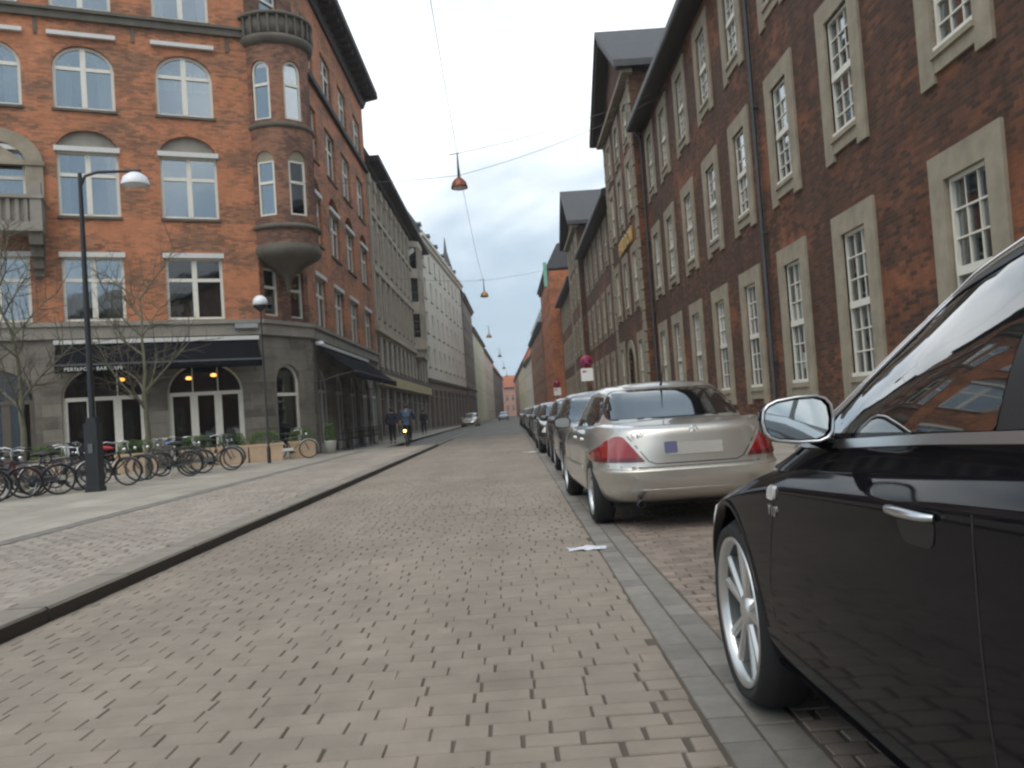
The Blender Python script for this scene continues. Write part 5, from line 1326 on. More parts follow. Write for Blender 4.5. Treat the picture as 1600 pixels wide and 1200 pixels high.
for k, y, rot, pt, lab in kinds:
    src = hat if k == 'h' else sal; Lc = 4.2 if k == 'h' else 4.98
    r = copy_tree(src, T(1.64 + random.uniform(-.05, .08), y + (Lc if rot else 0), 0, rot + random.uniform(-.6, .6)), label=lab, cat='car', group='cars parked along the right kerb')
    remat(r, {'paint_graphite': pt, 'paint_dark': pt})
r = copy_tree(hat, T(-1.5, 150, 0, 180), label='blue grey hatchback coming up the middle of the street far away', cat='car', group='cars far down the street'); remat(r, {'paint_graphite': 'paint_blue'})
r = copy_tree(hat, T(-4.4, 96, 0, 176), label='pale silver car standing by the left kerb in front of the brown house', cat='car', group='cars far down the street'); remat(r, {'paint_graphite': 'paint_silver'})
# ------------------------------------------------------------------ bicycles (y forward, z up, wheels on z = 0)
def bike_parts(M, t, basket=False, rack=True, steer=0.0, frame_m='bike_black', saddle_m='black_plastic', guard_m=None, step=False, low=False):
    r = .335; WB = .54
    guard_m = guard_m or frame_m
    def wheel(y, Mx, nm='wheel'):
        key = ('bw', low)
        if key not in WC:
            ty = MB().ring((0, 0, 0), r - .018, .018, 36, 8, 'x').mesh('tyre', 'rubber'); ri = MB().ring((0, 0, 0), r - .042, .008, 36, 5, 'x').mesh('rim', 'rim_dark')
            sp = MB(); n = 24
            for k in range(n):
                a = 2 * math.pi * k / n; sg = 1 if k % 2 else -1; a2 = a + .35 * (1 if (k // 2) % 2 else -1)
                sp.tube([(sg * .03, .02 * math.cos(a2), .02 * math.sin(a2)), (0, (r - .045) * math.cos(a), (r - .045) * math.sin(a))], .0018, 3, cap=False)
            sp.tube([(-.05, 0, 0), (.05, 0, 0)], .018, 8)
            WC[key] = (ty, ri, sp.mesh('spokes', 'rim_dark'))
        ty, ri, sp = WC[key]; wo = inst(ty, nm, t, Mx); inst(ri, 'rim', wo, Mx); inst(sp, 'spokes', wo, Mx)
    wheel(-WB, M @ Matrix.Translation((0, -WB, r)))
    hd = Vector((0, .36, .78)); tilt = Matrix.Rotation(R(-18), 4, 'X')
    S = M @ Matrix.Translation((0, .40, .66)) @ Matrix.Rotation(steer, 4, Vector((0, -.31, .95))) @ Matrix.Translation((0, -.40, -.66))
    wheel(WB, S @ Matrix.Translation((0, WB, r)))
    bb, st, sc = (0, -.05, .29), (0, -.21, .74), (0, -.24, .86)
    f = MB()
    f.tube([bb, st, sc], .016, 8); f.tube([(0, .375, .60), (0, .32, .82)], .02, 8)
    if step: f.tube([(0, .36, .66), (0, .2, .42), bb], .018, 8); f.tube([(0, .345, .74), (0, .12, .47), (0, -.13, .5)], .014, 8)
    else: f.tube([(0, .36, .66), bb], .018, 8); f.tube([(0, .335, .78), st], .016, 8)
    for sg in (-1, 1): f.tube([(sg * .01, -.05, .29), (sg * .05, -.30, .31), (sg * .055, -WB, r)], .010, 6); f.tube([(sg * .012, -.22, .76), (sg * .05, -.4, .56), (sg * .055, -WB, r)], .009, 6)
    f.obj('frame', frame_m, t, M)
    fk = MB(); fk.tube([(0, .33, .80), (0, .405, .60)], .017, 8)
    for sg in (-1, 1): fk.tube([(0, .405, .60), (sg * .05, .42, .58), (sg * .052, .47, .46), (sg * .052, WB, r)], .011, 6)
    fk.obj('fork', frame_m, t, S)
    hb = MB(); hb.tube([(0, .33, .80), (0, .30, .98), (0, .34, 1.0)], .012, 6)
    hb.tube([(-.28, .06, 1.03), (-.27, .18, 1.06), (-.18, .32, 1.03), (0, .34, 1.0), (.18, .32, 1.03), (.27, .18, 1.06), (.28, .06, 1.03)], .011, 6)
    ho = hb.obj('handlebar', 'alu_satin', t, S)
    for sg in (-1, 1): MB().tube([(sg * .28, .07, 1.03), (sg * .285, -.05, 1.025)], .017, 8).obj('grip', 'black_plastic', ho, S)
    sd_ = MB(); sd_.lathe([(0, .0), (.10, .0), (.115, -.02), (.10, -.05), (0, -.06)], 14, (0, -.30, .93)); sd_.tube([(0, -.26, .905), (0, -.12, .905), (0, -.02, .895)], [.07, .045, .018], 10); sd_.tube([sc, (0, -.25, .90)], .013, 6)
    sd_.obj('saddle', saddle_m, t, M)
    cr_ = MB(); cr_.lathe([(.0, -.01), (.09, -.01), (.09, .0), (.0, .0)], 20, (.05, -.05, .29), 'x'); cr_.tube([(.06, -.05, .29), (.07, .08, .22)], .010, 6); cr_.tube([(-.06, -.05, .29), (-.07, -.18, .36)], .010, 6)
    cr_.box(.07, .16, .04, .12, .21, .235); cr_.box(-.16, -.07, -.22, -.14, .35, .375); cr_.obj('crank', 'metal_dark', t, M)
    MB().box(.045, .075, -.50, .03, .30, .40).obj('chain_guard', guard_m, t, M)
    for y, Mx, a0, a1 in ((-WB, M, 20, 200), (WB, S, -15, 150)):
        g = MB(); vs = []; n = 18
        for k in range(n + 1):
            a = R(a0 + (a1 - a0) * k / n) if y < 0 else R(a0 + (a1 - a0) * k / n)
            for dx, rr in ((-.026, r + .006), (-.015, r + .024), (.015, r + .024), (.026, r + .006)): vs.append((dx, y + rr * math.cos(a), r + rr * math.sin(a)))
        g.add(vs, [(k * 4 + j, k * 4 + j + 1, k * 4 + j + 5, k * 4 + j + 4) for k in range(n) for j in range(3)], True); g.obj('mudguard', guard_m, t, Mx)
    if rack:
        k = MB()
        for sg in (-1, 1): k.tube([(sg * .05, -.25, .71), (sg * .06, -.45, .73), (sg * .06, -.83, .73)], .006, 5); k.tube([(sg * .06, -.62, .73), (sg * .06, -WB - .02, r)], .005, 5)
        for yy in (-.5, -.62, -.74, -.83): k.tube([(-.06, yy, .73), (.06, yy, .73)], .005, 5)
        k.obj('rack', 'metal_dark', t, M); MB().lathe([(0, 0), (.03, 0), (.03, -.02), (0, -.02)], 10, (0, -.86, .66), 'y').obj('tail_reflector', 'lamp_red', t, M)
    MB().tube([(-.04, -.12, .30), (-.16, -.02, .005)], .009, 6).obj('kickstand', 'alu_satin', t, M)
    MB().lathe([(0, .06), (.04, .05), (.045, .0), (.0, -.03)], 12, (0, .46, .86), 'y').obj('front_lamp', 'chrome', t, S)
    if basket:
        b = MB(); x0, x1, y0, y1, z0, z1 = -.19, .19, .40, .68, .82, 1.06
        for z in (z0, z0 + .08, z0 + .16, z1): b.tube([(x0, y0, z), (x1, y0, z), (x1, y1, z), (x0, y1, z), (x0, y0, z)], .006, 5)
        for i in range(9):
            x = x0 + (x1 - x0) * i / 8; b.tube([(x, y0, z1), (x, y0, z0), (x, y1, z0), (x, y1, z1)], .004, 4)
        for i in range(6):
            y = y0 + (y1 - y0) * i / 5; b.tube([(x0, y, z1), (x0, y, z0), (x1, y, z0), (x1, y, z1)], .004, 4)
        b.obj('basket', 'metal_dark', t, S)
mat('bike_black', (.012, .012, .014), .35, var=.1, coat=.6)
mat('bike_red', (.07, .012, .012), .35, var=.1, coat=.6)
mat('bike_blue', (.015, .022, .05), .35, var=.1, coat=.6)
mat('bike_grey', (.16, .17, .17), .35, var=.1, coat=.6)
mat('bike_white', (.55, .54, .50), .4, var=.1, coat=.4)
mat('bike_green', (.03, .04, .036), .35, var=.1, coat=.6)
mat('saddle_red', (.45, .04, .05), .6, var=.1)
mat('cover_blue', (.16, .26, .62), .6, var=.15)
mat('bike_brown', (.05, .035, .025), .4, var=.1)
BG = 'bicycles parked in front of the cafe'
bikes = [(-10.9, 16.9, -64, dict(frame_m='bike_black', basket=True, steer=.3), 'black bicycle with front basket, leftmost at the picture edge'),
         (-11.6, 17.9, -70, dict(frame_m='bike_brown', steer=.2), 'brown bicycle behind the dark red one at the left edge'),
         (-11.2, 18.9, 100, dict(frame_m='bike_black', step=True, guard_m='bike_grey'), 'black step through bicycle with grey mudguards, back row left of the lamp post'),
         (-10.9, 20.2, -66, dict(frame_m='bike_grey', basket=True), 'grey bicycle with front basket, back row behind the lamp post'),
         (-11.9, 17.2, 96, dict(frame_m='bike_black', guard_m='bike_black'), 'black bicycle partly hidden behind the leftmost two'),
         (-10.5, 19.6, -84, dict(frame_m='bike_black', guard_m='bike_black', basket=True), 'black bicycle with basket directly behind the lamp post base'),
         (-10.9, 21.4, 92, dict(frame_m='bike_black', step=True), 'black step through bicycle behind the one with the red saddle'),
         (-9.8, 24.9, 84, dict(frame_m='bike_brown'), 'brown bicycle in the back row behind the blue saddled one'),
         (-10.75, 17.75, -52, dict(frame_m='bike_red', steer=-.2), 'dark red bicycle next to the leftmost black one'),
         (-10.35, 18.35, 118, dict(frame_m='bike_blue', rack=True), 'dark blue bicycle with its rear wheel towards the street, left of the lamp post'),
         (-9.95, 18.95, -58, dict(frame_m='bike_black', guard_m='bike_white', steer=.35, basket=True), 'black bicycle with white mudguards just left of the lamp post base'),
         (-9.72, 20.3, -78, dict(frame_m='bike_black', step=True, steer=-.2), 'black step through bicycle half hidden behind the lamp post'),
         (-10.2, 22.0, -75, dict(frame_m='bike_black', saddle_m='saddle_red', steer=.1), 'black bicycle with a red saddle before the first planter'),
         (-9.15, 22.7, 104, dict(frame_m='bike_green', steer=-.3), 'dark green bicycle between the lamp post and the middle planter'),
         (-9.25, 23.9, -74, dict(frame_m='bike_black', saddle_m='cover_blue', guard_m='bike_black', steer=.2), 'black bicycle with a bright blue saddle'),
         (-8.55, 24.3, -58, dict(frame_m='bike_black', basket=True, guard_m='bike_grey', steer=-.5), 'black bicycle with front basket and sharply turned front wheel'),
         (-9.1, 26.2, -80, dict(frame_m='bike_grey', step=True), 'grey step through bicycle left of the last terracotta planter'),
         (-7.72, 30.0, -80, dict(frame_m='bike_green', guard_m='bike_white', steer=.15), 'bicycle with pale mudguards standing alone by the corner door')]
for x, y, rz, kw, lab in bikes:
    M = T(x, y, .1, rz) @ Matrix.Rotation(R(random.choice((-6, -5, 4))), 4, 'Y')
    t = empty('bicycle', M, lab, 'bicycle', BG); bike_parts(M, t, **kw)
# ------------------------------------------------------------------ planters with clipped box
def hedge_mesh(w_, d, h, seed):
    rnd = random.Random(seed); b = MB()
    for i in range(1500):
        x, y, z = rnd.uniform(-w_ / 2, w_ / 2), rnd.uniform(-d / 2, d / 2), rnd.uniform(0, h)
        if max(abs(x) / (w_ / 2), abs(y) / (d / 2), z / h) < .62: continue
        k = 1 - .25 * (z / h) ** 2; p = Vector((x * k, y * k, z + rnd.uniform(-.02, .05)))
        a = Vector((rnd.gauss(0, 1), rnd.gauss(0, 1), rnd.gauss(0, 1))).normalized(); c = a.orthogonal().normalized(); s_ = rnd.uniform(.02, .042)
        b.add([p - a * s_, p + c * s_ * .5, p + a * s_, p - c * s_ * .5], [(0, 1, 2, 3)])
    return b.mesh('hedge', 'hedge')
def planter(u, off, w_, label, seed):
    M = FF @ Matrix.Translation((u, -off, .1))
    t = empty('planter', M, label, 'planter', 'terracotta planters along the cafe front')
    b = MB(); d = .5; h = .62
    prof = [(.94, 0), (.96, .02), (.99, h - .1), (1.03, h - .09), (1.03, h), (.95, h), (.94, h - .05)]
    vs = []
    for k, z in prof: vs += [(-w_ / 2 * k, -d / 2 * k, z), (w_ / 2 * k, -d / 2 * k, z), (w_ / 2 * k, d / 2 * k, z), (-w_ / 2 * k, d / 2 * k, z)]
    b.add(vs, [(i * 4 + k, i * 4 + (k + 1) % 4, (i + 1) * 4 + (k + 1) % 4, (i + 1) * 4 + k) for i in range(len(prof) - 1) for k in range(4)] + [(3, 2, 1, 0), tuple(range(len(prof) * 4 - 4, len(prof) * 4))])
    b.obj('trough', 'planter_terracotta', t, M)
    inst(hedge_mesh(w_ * .92, d * .95, .46, seed), 'hedge', t, M @ Matrix.Translation((0, 0, h - .06)))
for k, (u, off, w_, lab) in enumerate([(-6.4, 1.5, 1.1, 'terracotta planter with box hedge behind the lamp post bicycles'), (-3.85, 1.5, 1.3, 'terracotta planter with a dark green hedge left of the blue saddled bicycle'), (-2.0, 1.4, 1.1, 'terracotta planter with hedge behind the blue saddled bicycle'), (-.85, 1.3, 1.0, 'terracotta planter with hedge between the blue saddled bicycle and the corner'), (.25, 1.3, 1.15, 'large clear terracotta planter with bright green hedge left of the corner door'), (1.6, .7, .9, 'terracotta planter with hedge right beside the corner door')]):
    planter(u, off, w_, lab, k)
# ------------------------------------------------------------------ street lamp, globe lamp, hanging lamps and wires
M = T(-9.21, 18.86, .1); t = empty('street_lamp', M, 'tall dark street lamp post with square base and bowl lamp on an arm', 'lamp')
b = MB(); b.box(-.14, .14, -.14, .14, 0, 1.5); b.box(-.16, .16, -.16, .16, 0, .1); b.box(-.1, .1, -.1, .1, 1.5, 1.62); b.obj('base_cabinet', 'metal_dark', t, M)
MB().box(-.05, .05, -.168, -.158, .85, 1.05).obj('notice_plate', 'plastic_grey', t, M)
MB().tube([(0, 0, 1.6), (0, 0, 4), (0, 0, 7.05)], [.07, .06, .045], 14).obj('pole', 'metal_dark', t, M)
MB().tube([(0, 0, 6.75), (.12, 0, 6.98), (.4, 0, 7.05), (1.35, 0, 7.02)], .032, 10).obj('arm', 'metal_dark', t, M)
MB().lathe([(0, 6.98), (.12, 6.97), (.25, 6.88), (.30, 6.74), (.30, 6.70)], 24, (1.22, 0, 0)).obj('lamp_shade', 'opal', t, M)
MB().lathe([(.29, 6.72), (.22, 6.66), (0, 6.63)], 24, (1.22, 0, 0)).obj('diffuser', 'lamp_clear', t, M)
M = T(-8.02, 28.1, .1); t = empty('globe_lamp', M, 'slim lamp post with a white globe beside the corner awning', 'lamp')
MB().tube([(0, 0, 0), (0, 0, .5), (0, 0, .55), (0, 0, 5.0)], [.06, .06, .035, .024], 10).obj('pole', 'metal_dark', t, M)
MB().lathe([(0, 5.52), (.1, 5.5), (.2, 5.42), (.24, 5.3), (.23, 5.2), (.12, 5.12)], 20).obj('globe', 'opal', t, M); MB().lathe([(.24, 5.19), (.25, 5.16), (.13, 5.06), (.04, 4.98)], 16).obj('collar', 'metal_dark', t, M)
hl = None
LX = -1.31
def hanging(y, z, lab, x=LX):
    M = T(x, y, z); t = empty('hanging_lamp', M, lab, 'lamp', 'lamps hung over the street')
    MB().lathe([(.03, .42), (.06, .40), (.09, .36), (.17, .31), (.25, .20), (.29, .06), (.295, .0), (.28, .0), (.24, .18), (.1, .3)], 24).obj('shade', 'copper_lamp' if y < 50 else 'brass_lamp', t, M)
    MB().lathe([(.25, .02), (.2, -.03), (0, -.05)], 20).obj('diffuser', 'opal', t, M)
    MB().tube([(0, 0, .40), (0, 0, .95), (0, 0, 1.25)], [.045, .03, .02], 8).tube([(-.3, 0, 1.22), (.08, 0, 1.25)], .015, 6).obj('stem', 'metal_dark', t, M)
hanging(30, 9.22, 'red copper dome lamp hung on wires, the nearest and largest over the street')
hanging(60, 9.45, 'brass dome lamp, second of the lamps hung over the street', -1.37)
hanging(92, 9.45, 'third hanging dome lamp down the street', -1.9)
hanging(124, 9.4, 'fourth hanging dome lamp down the street, small', -1.2)
hanging(156, 9.3, 'fifth hanging dome lamp, tiny and far off', -.9)
hanging(190, 9.3, 'farthest tiny hanging lamp over the street', -.6)
def wire(p, q, sag, lab, r_=.009):
    p, q = Vector(p), Vector(q); pts = [p.lerp(q, k / 14) + Vector((0, 0, -4 * sag * (k / 14) * (1 - k / 14))) for k in range(15)]
    o = MB().tube([v - p for v in pts], r_, 5).obj('span_wire', 'metal_grey', None, Matrix.Translation(p)); tag(o, lab, 'wire', 'wires over the street')
wire((-7.65, 30.0, 9.85), (LX, 30, 9.68), .12, 'wire from the nearest hanging lamp to the left houses')
wire((LX, 30, 9.68), (6.25, 30.3, 12.2), .25, 'lower wire from the nearest hanging lamp to the brick building')
wire((LX, 30, 10.47), (6.25, 31, 12.6), .2, 'upper wire from the nearest hanging lamp to the brick building')
wire((LX + .35, 2, 10.9), (LX, 30, 10.47), .35, 'wire running along the street towards the camera from the nearest lamp')
wire((LX, 30, 10.2), (-1.37, 60, 10.6), .5, 'wire along the street between the first and second hanging lamps')
wire((-7.6, 60, 11.2), (-1.37, 60, 10.6), .1, 'wire holding the second hanging lamp, left half')
wire((-1.37, 60, 10.6), (6.2, 60, 11.5), .1, 'wire holding the second hanging lamp, right half')
# ------------------------------------------------------------------ no stopping signs
def no_stopping(x, y, z, lab, s_=1.0):
    M = T(x, y, .1); t = empty('no_stopping_sign', M, lab, 'sign', 'no stopping signs on the right footway')
    MB().tube([(0, .03, 0), (0, .03, z + .35)], .03, 8).obj('post', 'metal_grey', t, M)
    c = (0, 0, z); MB().lathe([(0, 0), (.215 * s_, 0), (.215 * s_, -.012), (.0, -.012)], 28, c, 'y').obj('disc', 'sign_red', t, M)
    MB().lathe([(0, -.016), (.165 * s_, -.016), (.165 * s_, -.012)], 28, c, 'y').obj('blue_field', 'sign_blue', t, M)
    b = MB()
    for a in (45, -45): b.box(-.165 * s_, .165 * s_, -.021 if a > 0 else -.0205, -.016, -.022, .022, Matrix.Translation(c) @ Matrix.Rotation(R(a), 4, 'Y'))
    b.obj('cross', 'sign_red', t, M)
    po = MB().box(-.21, .21, -.012, 0, z - .68, z - .24).obj('plate', 'letter_white', t, M)
    MB().prism([(-.17, z - .35), (-.09, z - .29), (-.09, z - .33), (.0, z - .33), (.0, z - .37), (-.09, z - .37), (-.09, z - .41)], -.016, -.012).obj('arrow', 'sign_red', po, M)
no_stopping(2.68, 29.6, 2.70, 'round red and blue no stopping sign with white plate, the nearer one')
no_stopping(2.76, 50.5, 2.62, 'round red and blue no stopping sign with white plate, the farther smaller one', .95)
# ------------------------------------------------------------------ bare street trees
def tree(x, y, h, seed, lab):
    rnd = random.Random(seed); M = T(x, y, .1); t = empty('street_tree', M, lab, 'tree', 'young bare street trees')
    tr = MB(); th = h * .42; pts = [Vector((rnd.uniform(-.03, .03), rnd.uniform(-.03, .03), th * k / 6)) for k in range(7)]; tr.tube(pts, [.085 - .004 * k for k in range(7)], 10); tr.obj('trunk', 'bark', t, M)
    br = MB(); tw = MB()
    def grow(p, d, l, r_, lev):
        n = 5; q = p.copy(); pp = [q.copy()]; dd = d.copy()
        for k in range(n):
            dd = (dd + Vector((rnd.gauss(0, .09), rnd.gauss(0, .09), .05 + rnd.gauss(0, .05)))).normalized(); q = q + dd * l / n; pp.append(q.copy())
            if lev < 3 and k >= 1 - (lev > 0) and (lev < 2 or k % 2):
                for _ in range(1 if lev > 1 else 2):
                    side = dd.orthogonal().normalized(); side.rotate(Matrix.Rotation(rnd.uniform(0, 6.28), 3, dd))
                    nd = (dd * .65 + side * .75).normalized(); grow(q, nd, l * rnd.uniform(.45, .68), r_ * .5, lev + 1)
        (br if lev < 2 else tw).tube(pp, [max(.0025, r_ * (1 - .13 * k)) for k in range(n + 1)], 6 if lev < 2 else 3, cap=False)
    top = pts[-1]
    grow(top, Vector((0, 0, 1)), h * .5, .055, 0)
    for k in range(4):
        a = k * 1.57 + rnd.uniform(-.3, .3); grow(top - Vector((0, 0, .15 * k)), Vector((math.cos(a) * .8, math.sin(a) * .8, .75)).normalized(), h * .34, .035, 1)
    br.obj('branches', 'bark', t, M); tw.obj('twigs', 'twig', t, M)
tree(-10.3, 24.2, 5.6, 4, 'slender bare tree in front of the cafe awning')
tree(-12.3, 21.6, 5.4, 9, 'slender bare tree at the left edge before the dark cafe arch')
# ------------------------------------------------------------------ people
def skin_mesh(pts, edges, radii, m, name, sub=2, root=0):
    me = bpy.data.meshes.new(name); me.from_pydata(pts, edges, []); o = bpy.data.objects.new('tmp', me); COL.objects.link(o)
    o.modifiers.new('s', 'SKIN'); sv = me.skin_vertices[0].data
    for v, r_ in zip(sv, radii): v.radius = (r_, r_) if not isinstance(r_, tuple) else r_; v.use_root = False
    sv[root].use_root = True
    md = o.modifiers.new('d', 'SUBSURF'); md.levels = sub; md.render_levels = sub
    dg = bpy.context.evaluated_depsgraph_get(); r = bpy.data.meshes.new_from_object(o.evaluated_get(dg)); bpy.data.objects.remove(o)
    for p in r.polygons: p.use_smooth = True
    r.materials.clear(); r.materials.append(MATS[m]); r.name = name
    return r
def chain(dst, pts, rs, start=None):
    P, E, RR = dst
    prev = start
    for p, r_ in zip(pts, rs):
        P.append(tuple(p)); RR.append(r_); i = len(P) - 1
        if prev is not None: E.append((prev, i))
        prev = i
    return prev
def person(M, label, J, coat, legs='trousers', hair='hair', coat_len=0.0, group=None, name='person'):
    """J: joints of a figure about 1.75 m tall (x right, y forward)"""
    t = empty(name, M, label, 'person', group)
    b = ([], [], [])
    pel = chain(b, [J['pel']], [.12]); ch_ = chain(b, [J['waist'], J['chest'], J['neckb']], [.12, .14, .07], pel)
    hd = chain(b, [J['neck'], J['head'] + Vector((0, .0, -.03)), J['head'] + Vector((0, 0, .06))], [.052, .078, .07], ch_)
    for s in 'lr':
        w = chain(b, [J['sh' + s], J['el' + s], J['wr' + s]], [.055, .042, .030], 2)
        d = (J['wr' + s] - J['el' + s]).normalized(); pm = J['wr' + s] + d * .06
        pi_ = chain(b, [pm], [.030], w); side = d.orthogonal().normalized(); up = d.cross(side)
        for k, (ang, ln) in enumerate([(-.03, .07), (-.01, .08), (.01, .078), (.03, .065)]):
            q = pm + side * ang + d * .03; chain(b, [q, q + d * ln * .5 + up * .012, q + d * ln + up * .03], [.010, .009, .008], pi_)
        q = J['wr' + s] + d * .03; chain(b, [q + side * .035, q + side * .055 + d * .04], [.011, .009], w)
        chain(b, [J['hip' + s], J['kn' + s], J['an' + s], J['to' + s]], [.085, .058, .042, .036], pel)
    inst(skin_mesh(*b, 'skin', 'body'), 'body', t, M)
    c = ([], [], [])
    pe = chain(c, [J['pel'] + Vector((0, 0, .02))], [.165]); ch_ = chain(c, [J['waist'], J['chest'], J['neckb']], [.15, .175, .085], pe)
    for s in 'lr': chain(c, [J['sh' + s], J['el' + s], J['wr' + s].lerp(J['el' + s], .08)], [.078, .062, .05], 2)
    chain(c, [J['pel'] + Vector((0, -.01, -.08))], [.15], pe)
    if coat_len: chain(c, [J['pel'] + Vector((0, .0, -coat_len * .5)), J['pel'] + Vector((0, 0, -coat_len))], [.165, .17], pe)
    inst(skin_mesh(*c, coat, 'jacket'), 'jacket', t, M)
    l = ([], [], []); pe = chain(l, [J['pel']], [.14])
    for s in 'lr': chain(l, [J['hip' + s], J['kn' + s], J['an' + s].lerp(J['kn' + s], .06)], [.105, .075, .055], pe)
    inst(skin_mesh(*l, legs, 'trousers'), 'trousers', t, M)
    for s in 'lr':
        q = ([], [], []); chain(q, [J['an' + s] + Vector((0, -.04, -.03)), J['an' + s].lerp(J['to' + s], .5) + Vector((0, 0, -.02)), J['to' + s]], [.045, .046, .036]); inst(skin_mesh(*q, 'black_plastic', 'shoe'), 'shoe', t, M)
    h = MB(); h.lathe([(0, .125), (.05, .118), (.09, .08), (.102, .03), (.098, -.02), (.085, -.07), (.06, -.09)], 18, (J['head'].x, J['head'].y - .018, J['head'].z + .01)); h.obj('hair', hair, t, M)
    f = MB(); hx, hy, hz = J['head']; f.tube([(hx, hy + .075, hz + .02), (hx, hy + .10, hz - .02), (hx, hy + .08, hz - .03)], [.008, .016, .008], 6)
    for sg in (-1, 1): f.lathe([(0, 0), (.011, .004), (.0, .01)], 8, (hx + sg * .032, hy + .066, hz + .02), 'y'); f.lathe([(0, -.01), (.02, 0), (.0, .01)], 8, (hx + sg * .082, hy, hz), 'x')
    f.obj('face_features', 'skin', t, M)
    return t
V = Vector
def walk(step=.28, arm=.2):
    return dict(pel=V((0, 0, .95)), waist=V((0, 0, 1.10)), chest=V((0, .01, 1.32)), neckb=V((0, 0, 1.47)), neck=V((0, .01, 1.53)), head=V((0, .02, 1.63)),
                shl=V((-.19, 0, 1.41)), ell=V((-.25, -arm * .4, 1.14)), wrl=V((-.25, arm * .3, .92)), shr=V((.19, 0, 1.41)), elr=V((.25, -.08, 1.14)), wrr=V((.25, -arm * .6, .92)),
                hipl=V((-.09, 0, .90)), knl=V((-.10, step * .5, .50)), anl=V((-.10, step * .55, .09)), tol=V((-.10, step * .55 + .15, .045)),
                hipr=V((.09, 0, .90)), knr=V((.10, -step * .1, .49)), anr=V((.10, -step * .75, .13)), tor=V((.10, -step * .75 + .14, .05)))
person(T(-5.75, 41, .1, 4), 'pedestrian in a long dark navy coat walking away beside the cyclist', walk(), 'coat_navy', coat_len=.22, group='people on the left footway')
person(T(-6.3, 61, .1, 10), 'pedestrian in a short black jacket walking farther off by the shop fronts', walk(.22, .3), 'coat_black', group='people on the left footway')
person(T(-4.9, 104, .1, 175), 'tiny distant pedestrian in black near the brown house', walk(.2, .2), 'coat_black', group='people on the left footway')
MC = T(-4.45, 36.2, .1, 2)
cy = empty('bicycle', MC, 'black bicycle ridden by the person in the blue jacket, glowing rear lamp', 'bicycle')
bike_parts(MC, cy, frame_m='bike_black')
MB().lathe([(0, -.03), (.045, -.02), (.05, 0), (0, .01)], 14, (-.03, -.88, .66), 'y').obj('rear_lamp', 'tail_glow', cy, MC)
J = dict(pel=V((0, -.26, 1.02)), waist=V((0, -.22, 1.17)), chest=V((0, -.10, 1.38)), neckb=V((0, -.04, 1.52)), neck=V((0, -.02, 1.57)), head=V((0, .01, 1.67)),
         shl=V((-.20, -.08, 1.46)), ell=V((-.30, .02, 1.22)), wrl=V((-.29, .02 + .0, 1.06)), shr=V((.20, -.08, 1.46)), elr=V((.30, .02, 1.22)), wrr=V((.29, .02, 1.06)),
         hipl=V((-.09, -.24, .97)), knl=V((-.11, .12, .76)), anl=V((-.12, -.14, .42)), tol=V((-.12, 0, .38)),
         hipr=V((.09, -.24, .97)), knr=V((.11, .10, .60)), anr=V((.12, .02, .27)), tor=V((.12, .16, .24)))
person(MC, 'cyclist in a blue jacket riding away down the left side', J, 'jacket_blue')
# ------------------------------------------------------------------ cafe seats along the side front, pot, wall lamp
mat('rattan', (.045, .03, .022), .7, var=.4, scale=30)
def chair(M):
    t = empty('cafe_chair', M, None, 'chair', 'cafe chairs under the side awning')
    MB().box(-.22, .22, -.22, .22, .43, .47).obj('seat', 'rattan', t, M)
    b = MB()
    for k in range(5): b.tube([(-.2 + .1 * k, -.21, .47), (-.2 + .1 * k, -.26, .88)], .012, 5)
    b.tube([(-.22, -.22, .47), (-.21, -.27, .88), (.21, -.27, .88), (.22, -.22, .47)], .016, 6); b.obj('backrest', 'rattan', t, M)
    for x in (-.2, .2):
        for y in (-.2, .2): MB().tube([(x, y, .44), (x * 1.08, y * 1.08, 0)], .015, 6).obj('leg', 'metal_dark', t, M)
    return t
def table(M, lab):
    t = empty('cafe_table', M, lab, 'table', 'cafe tables under the side awning')
    MB().lathe([(0, .73), (.33, .73), (.34, .72), (.33, .70), (0, .70)], 24).obj('table_top', 'cafe_dark', t, M)
    MB().tube([(0, 0, .02), (0, 0, .71)], .03, 8).obj('column', 'metal_dark', t, M); MB().lathe([(0, .03), (.2, .02), (.21, 0), (0, 0)], 16).obj('foot', 'metal_dark', t, M)
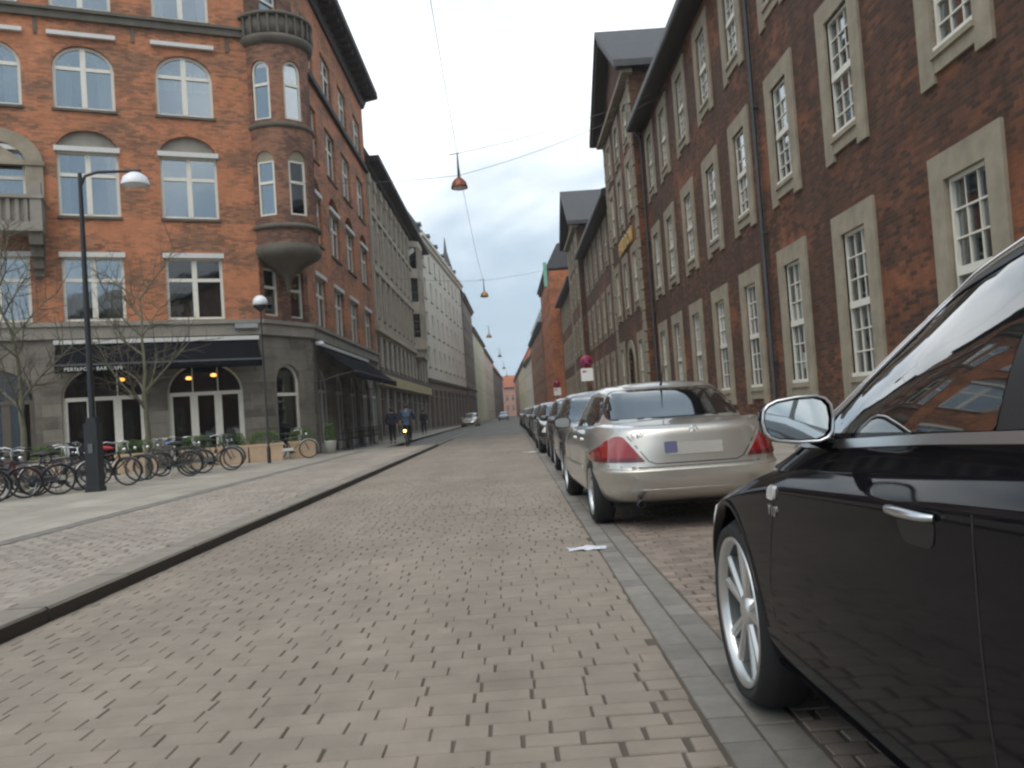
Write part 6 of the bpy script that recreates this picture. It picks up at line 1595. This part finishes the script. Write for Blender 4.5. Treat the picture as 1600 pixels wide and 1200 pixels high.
MCH = T(-7.1, 36.2, .1, 160); c0 = chair(MCH); c0['label'] = 'dark rattan cafe chair nearest the corner under the side awning'
cl = [(-7.1, 37.9, 20, 'dark rattan cafe chair on the far side of the first cafe table'), (-7.15, 39.6, 165, 'dark rattan cafe chair before the second cafe table'), (-7.1, 41.4, 15, 'dark rattan cafe chair on the far side of the second cafe table'), (-7.15, 43.2, 170, 'dark rattan cafe chair before the third cafe table'), (-7.1, 44.9, 10, 'last dark rattan cafe chair under the side awning end')]
for x, y, rz, lab in cl: copy_tree(c0, T(x, y, .1, rz), label=lab, cat='chair')
for y, lab in ((37.05, 'small round dark cafe table nearest the corner, under the side awning'), (40.5, 'second small round dark cafe table along the side front'), (44.05, 'third small round dark cafe table along the side front')): table(T(-7.12, y, .1), lab)
M = T(-7.15, 33.5, .1); t = empty('plant_pot', M, 'white round pot with a small shrub at the house corner', 'plant pot')
MB().lathe([(0, 0), (.2, 0), (.24, .45), (.25, .5), (.22, .5), (.2, .44), (0, .44)], 20).obj('pot', 'bike_white', t, M); inst(hedge_mesh(.4, .4, .7, 31), 'shrub', t, M @ Matrix.Translation((0, 0, .45)))
M = Matrix.Translation((-7.5, 34.1, 4.55)); t = empty('wall_lamp', M, 'small white lamp on the house corner above the side awning', 'lamp')
MB().tube([(-.2, 0, .0), (0, 0, .05), (.06, 0, 0)], .018, 6).obj('bracket', 'metal_dark', t, M); MB().lathe([(0, .1), (.1, .07), (.15, -.02), (.14, -.08), (0, -.1)], 16, (.08, 0, -.06)).obj('globe', 'opal', t, M)
# ------------------------------------------------------------------ thin haze in the air
m = bpy.data.materials.new('haze_air'); m.use_nodes = True; nt = m.node_tree; nt.nodes.clear()
pv = N(nt, 'ShaderNodeVolumePrincipled', Density=0.0006); pv.inputs['Color'].default_value = (.93, .95, .97, 1)
LK(nt, pv.outputs[0], N(nt, 'ShaderNodeOutputMaterial').inputs['Volume']); MATS['haze_air'] = m
hz = MB().box(-60, 60, -70, 400, -1.1, 45).obj('haze', 'haze_air'); tag(hz, kind='stuff')
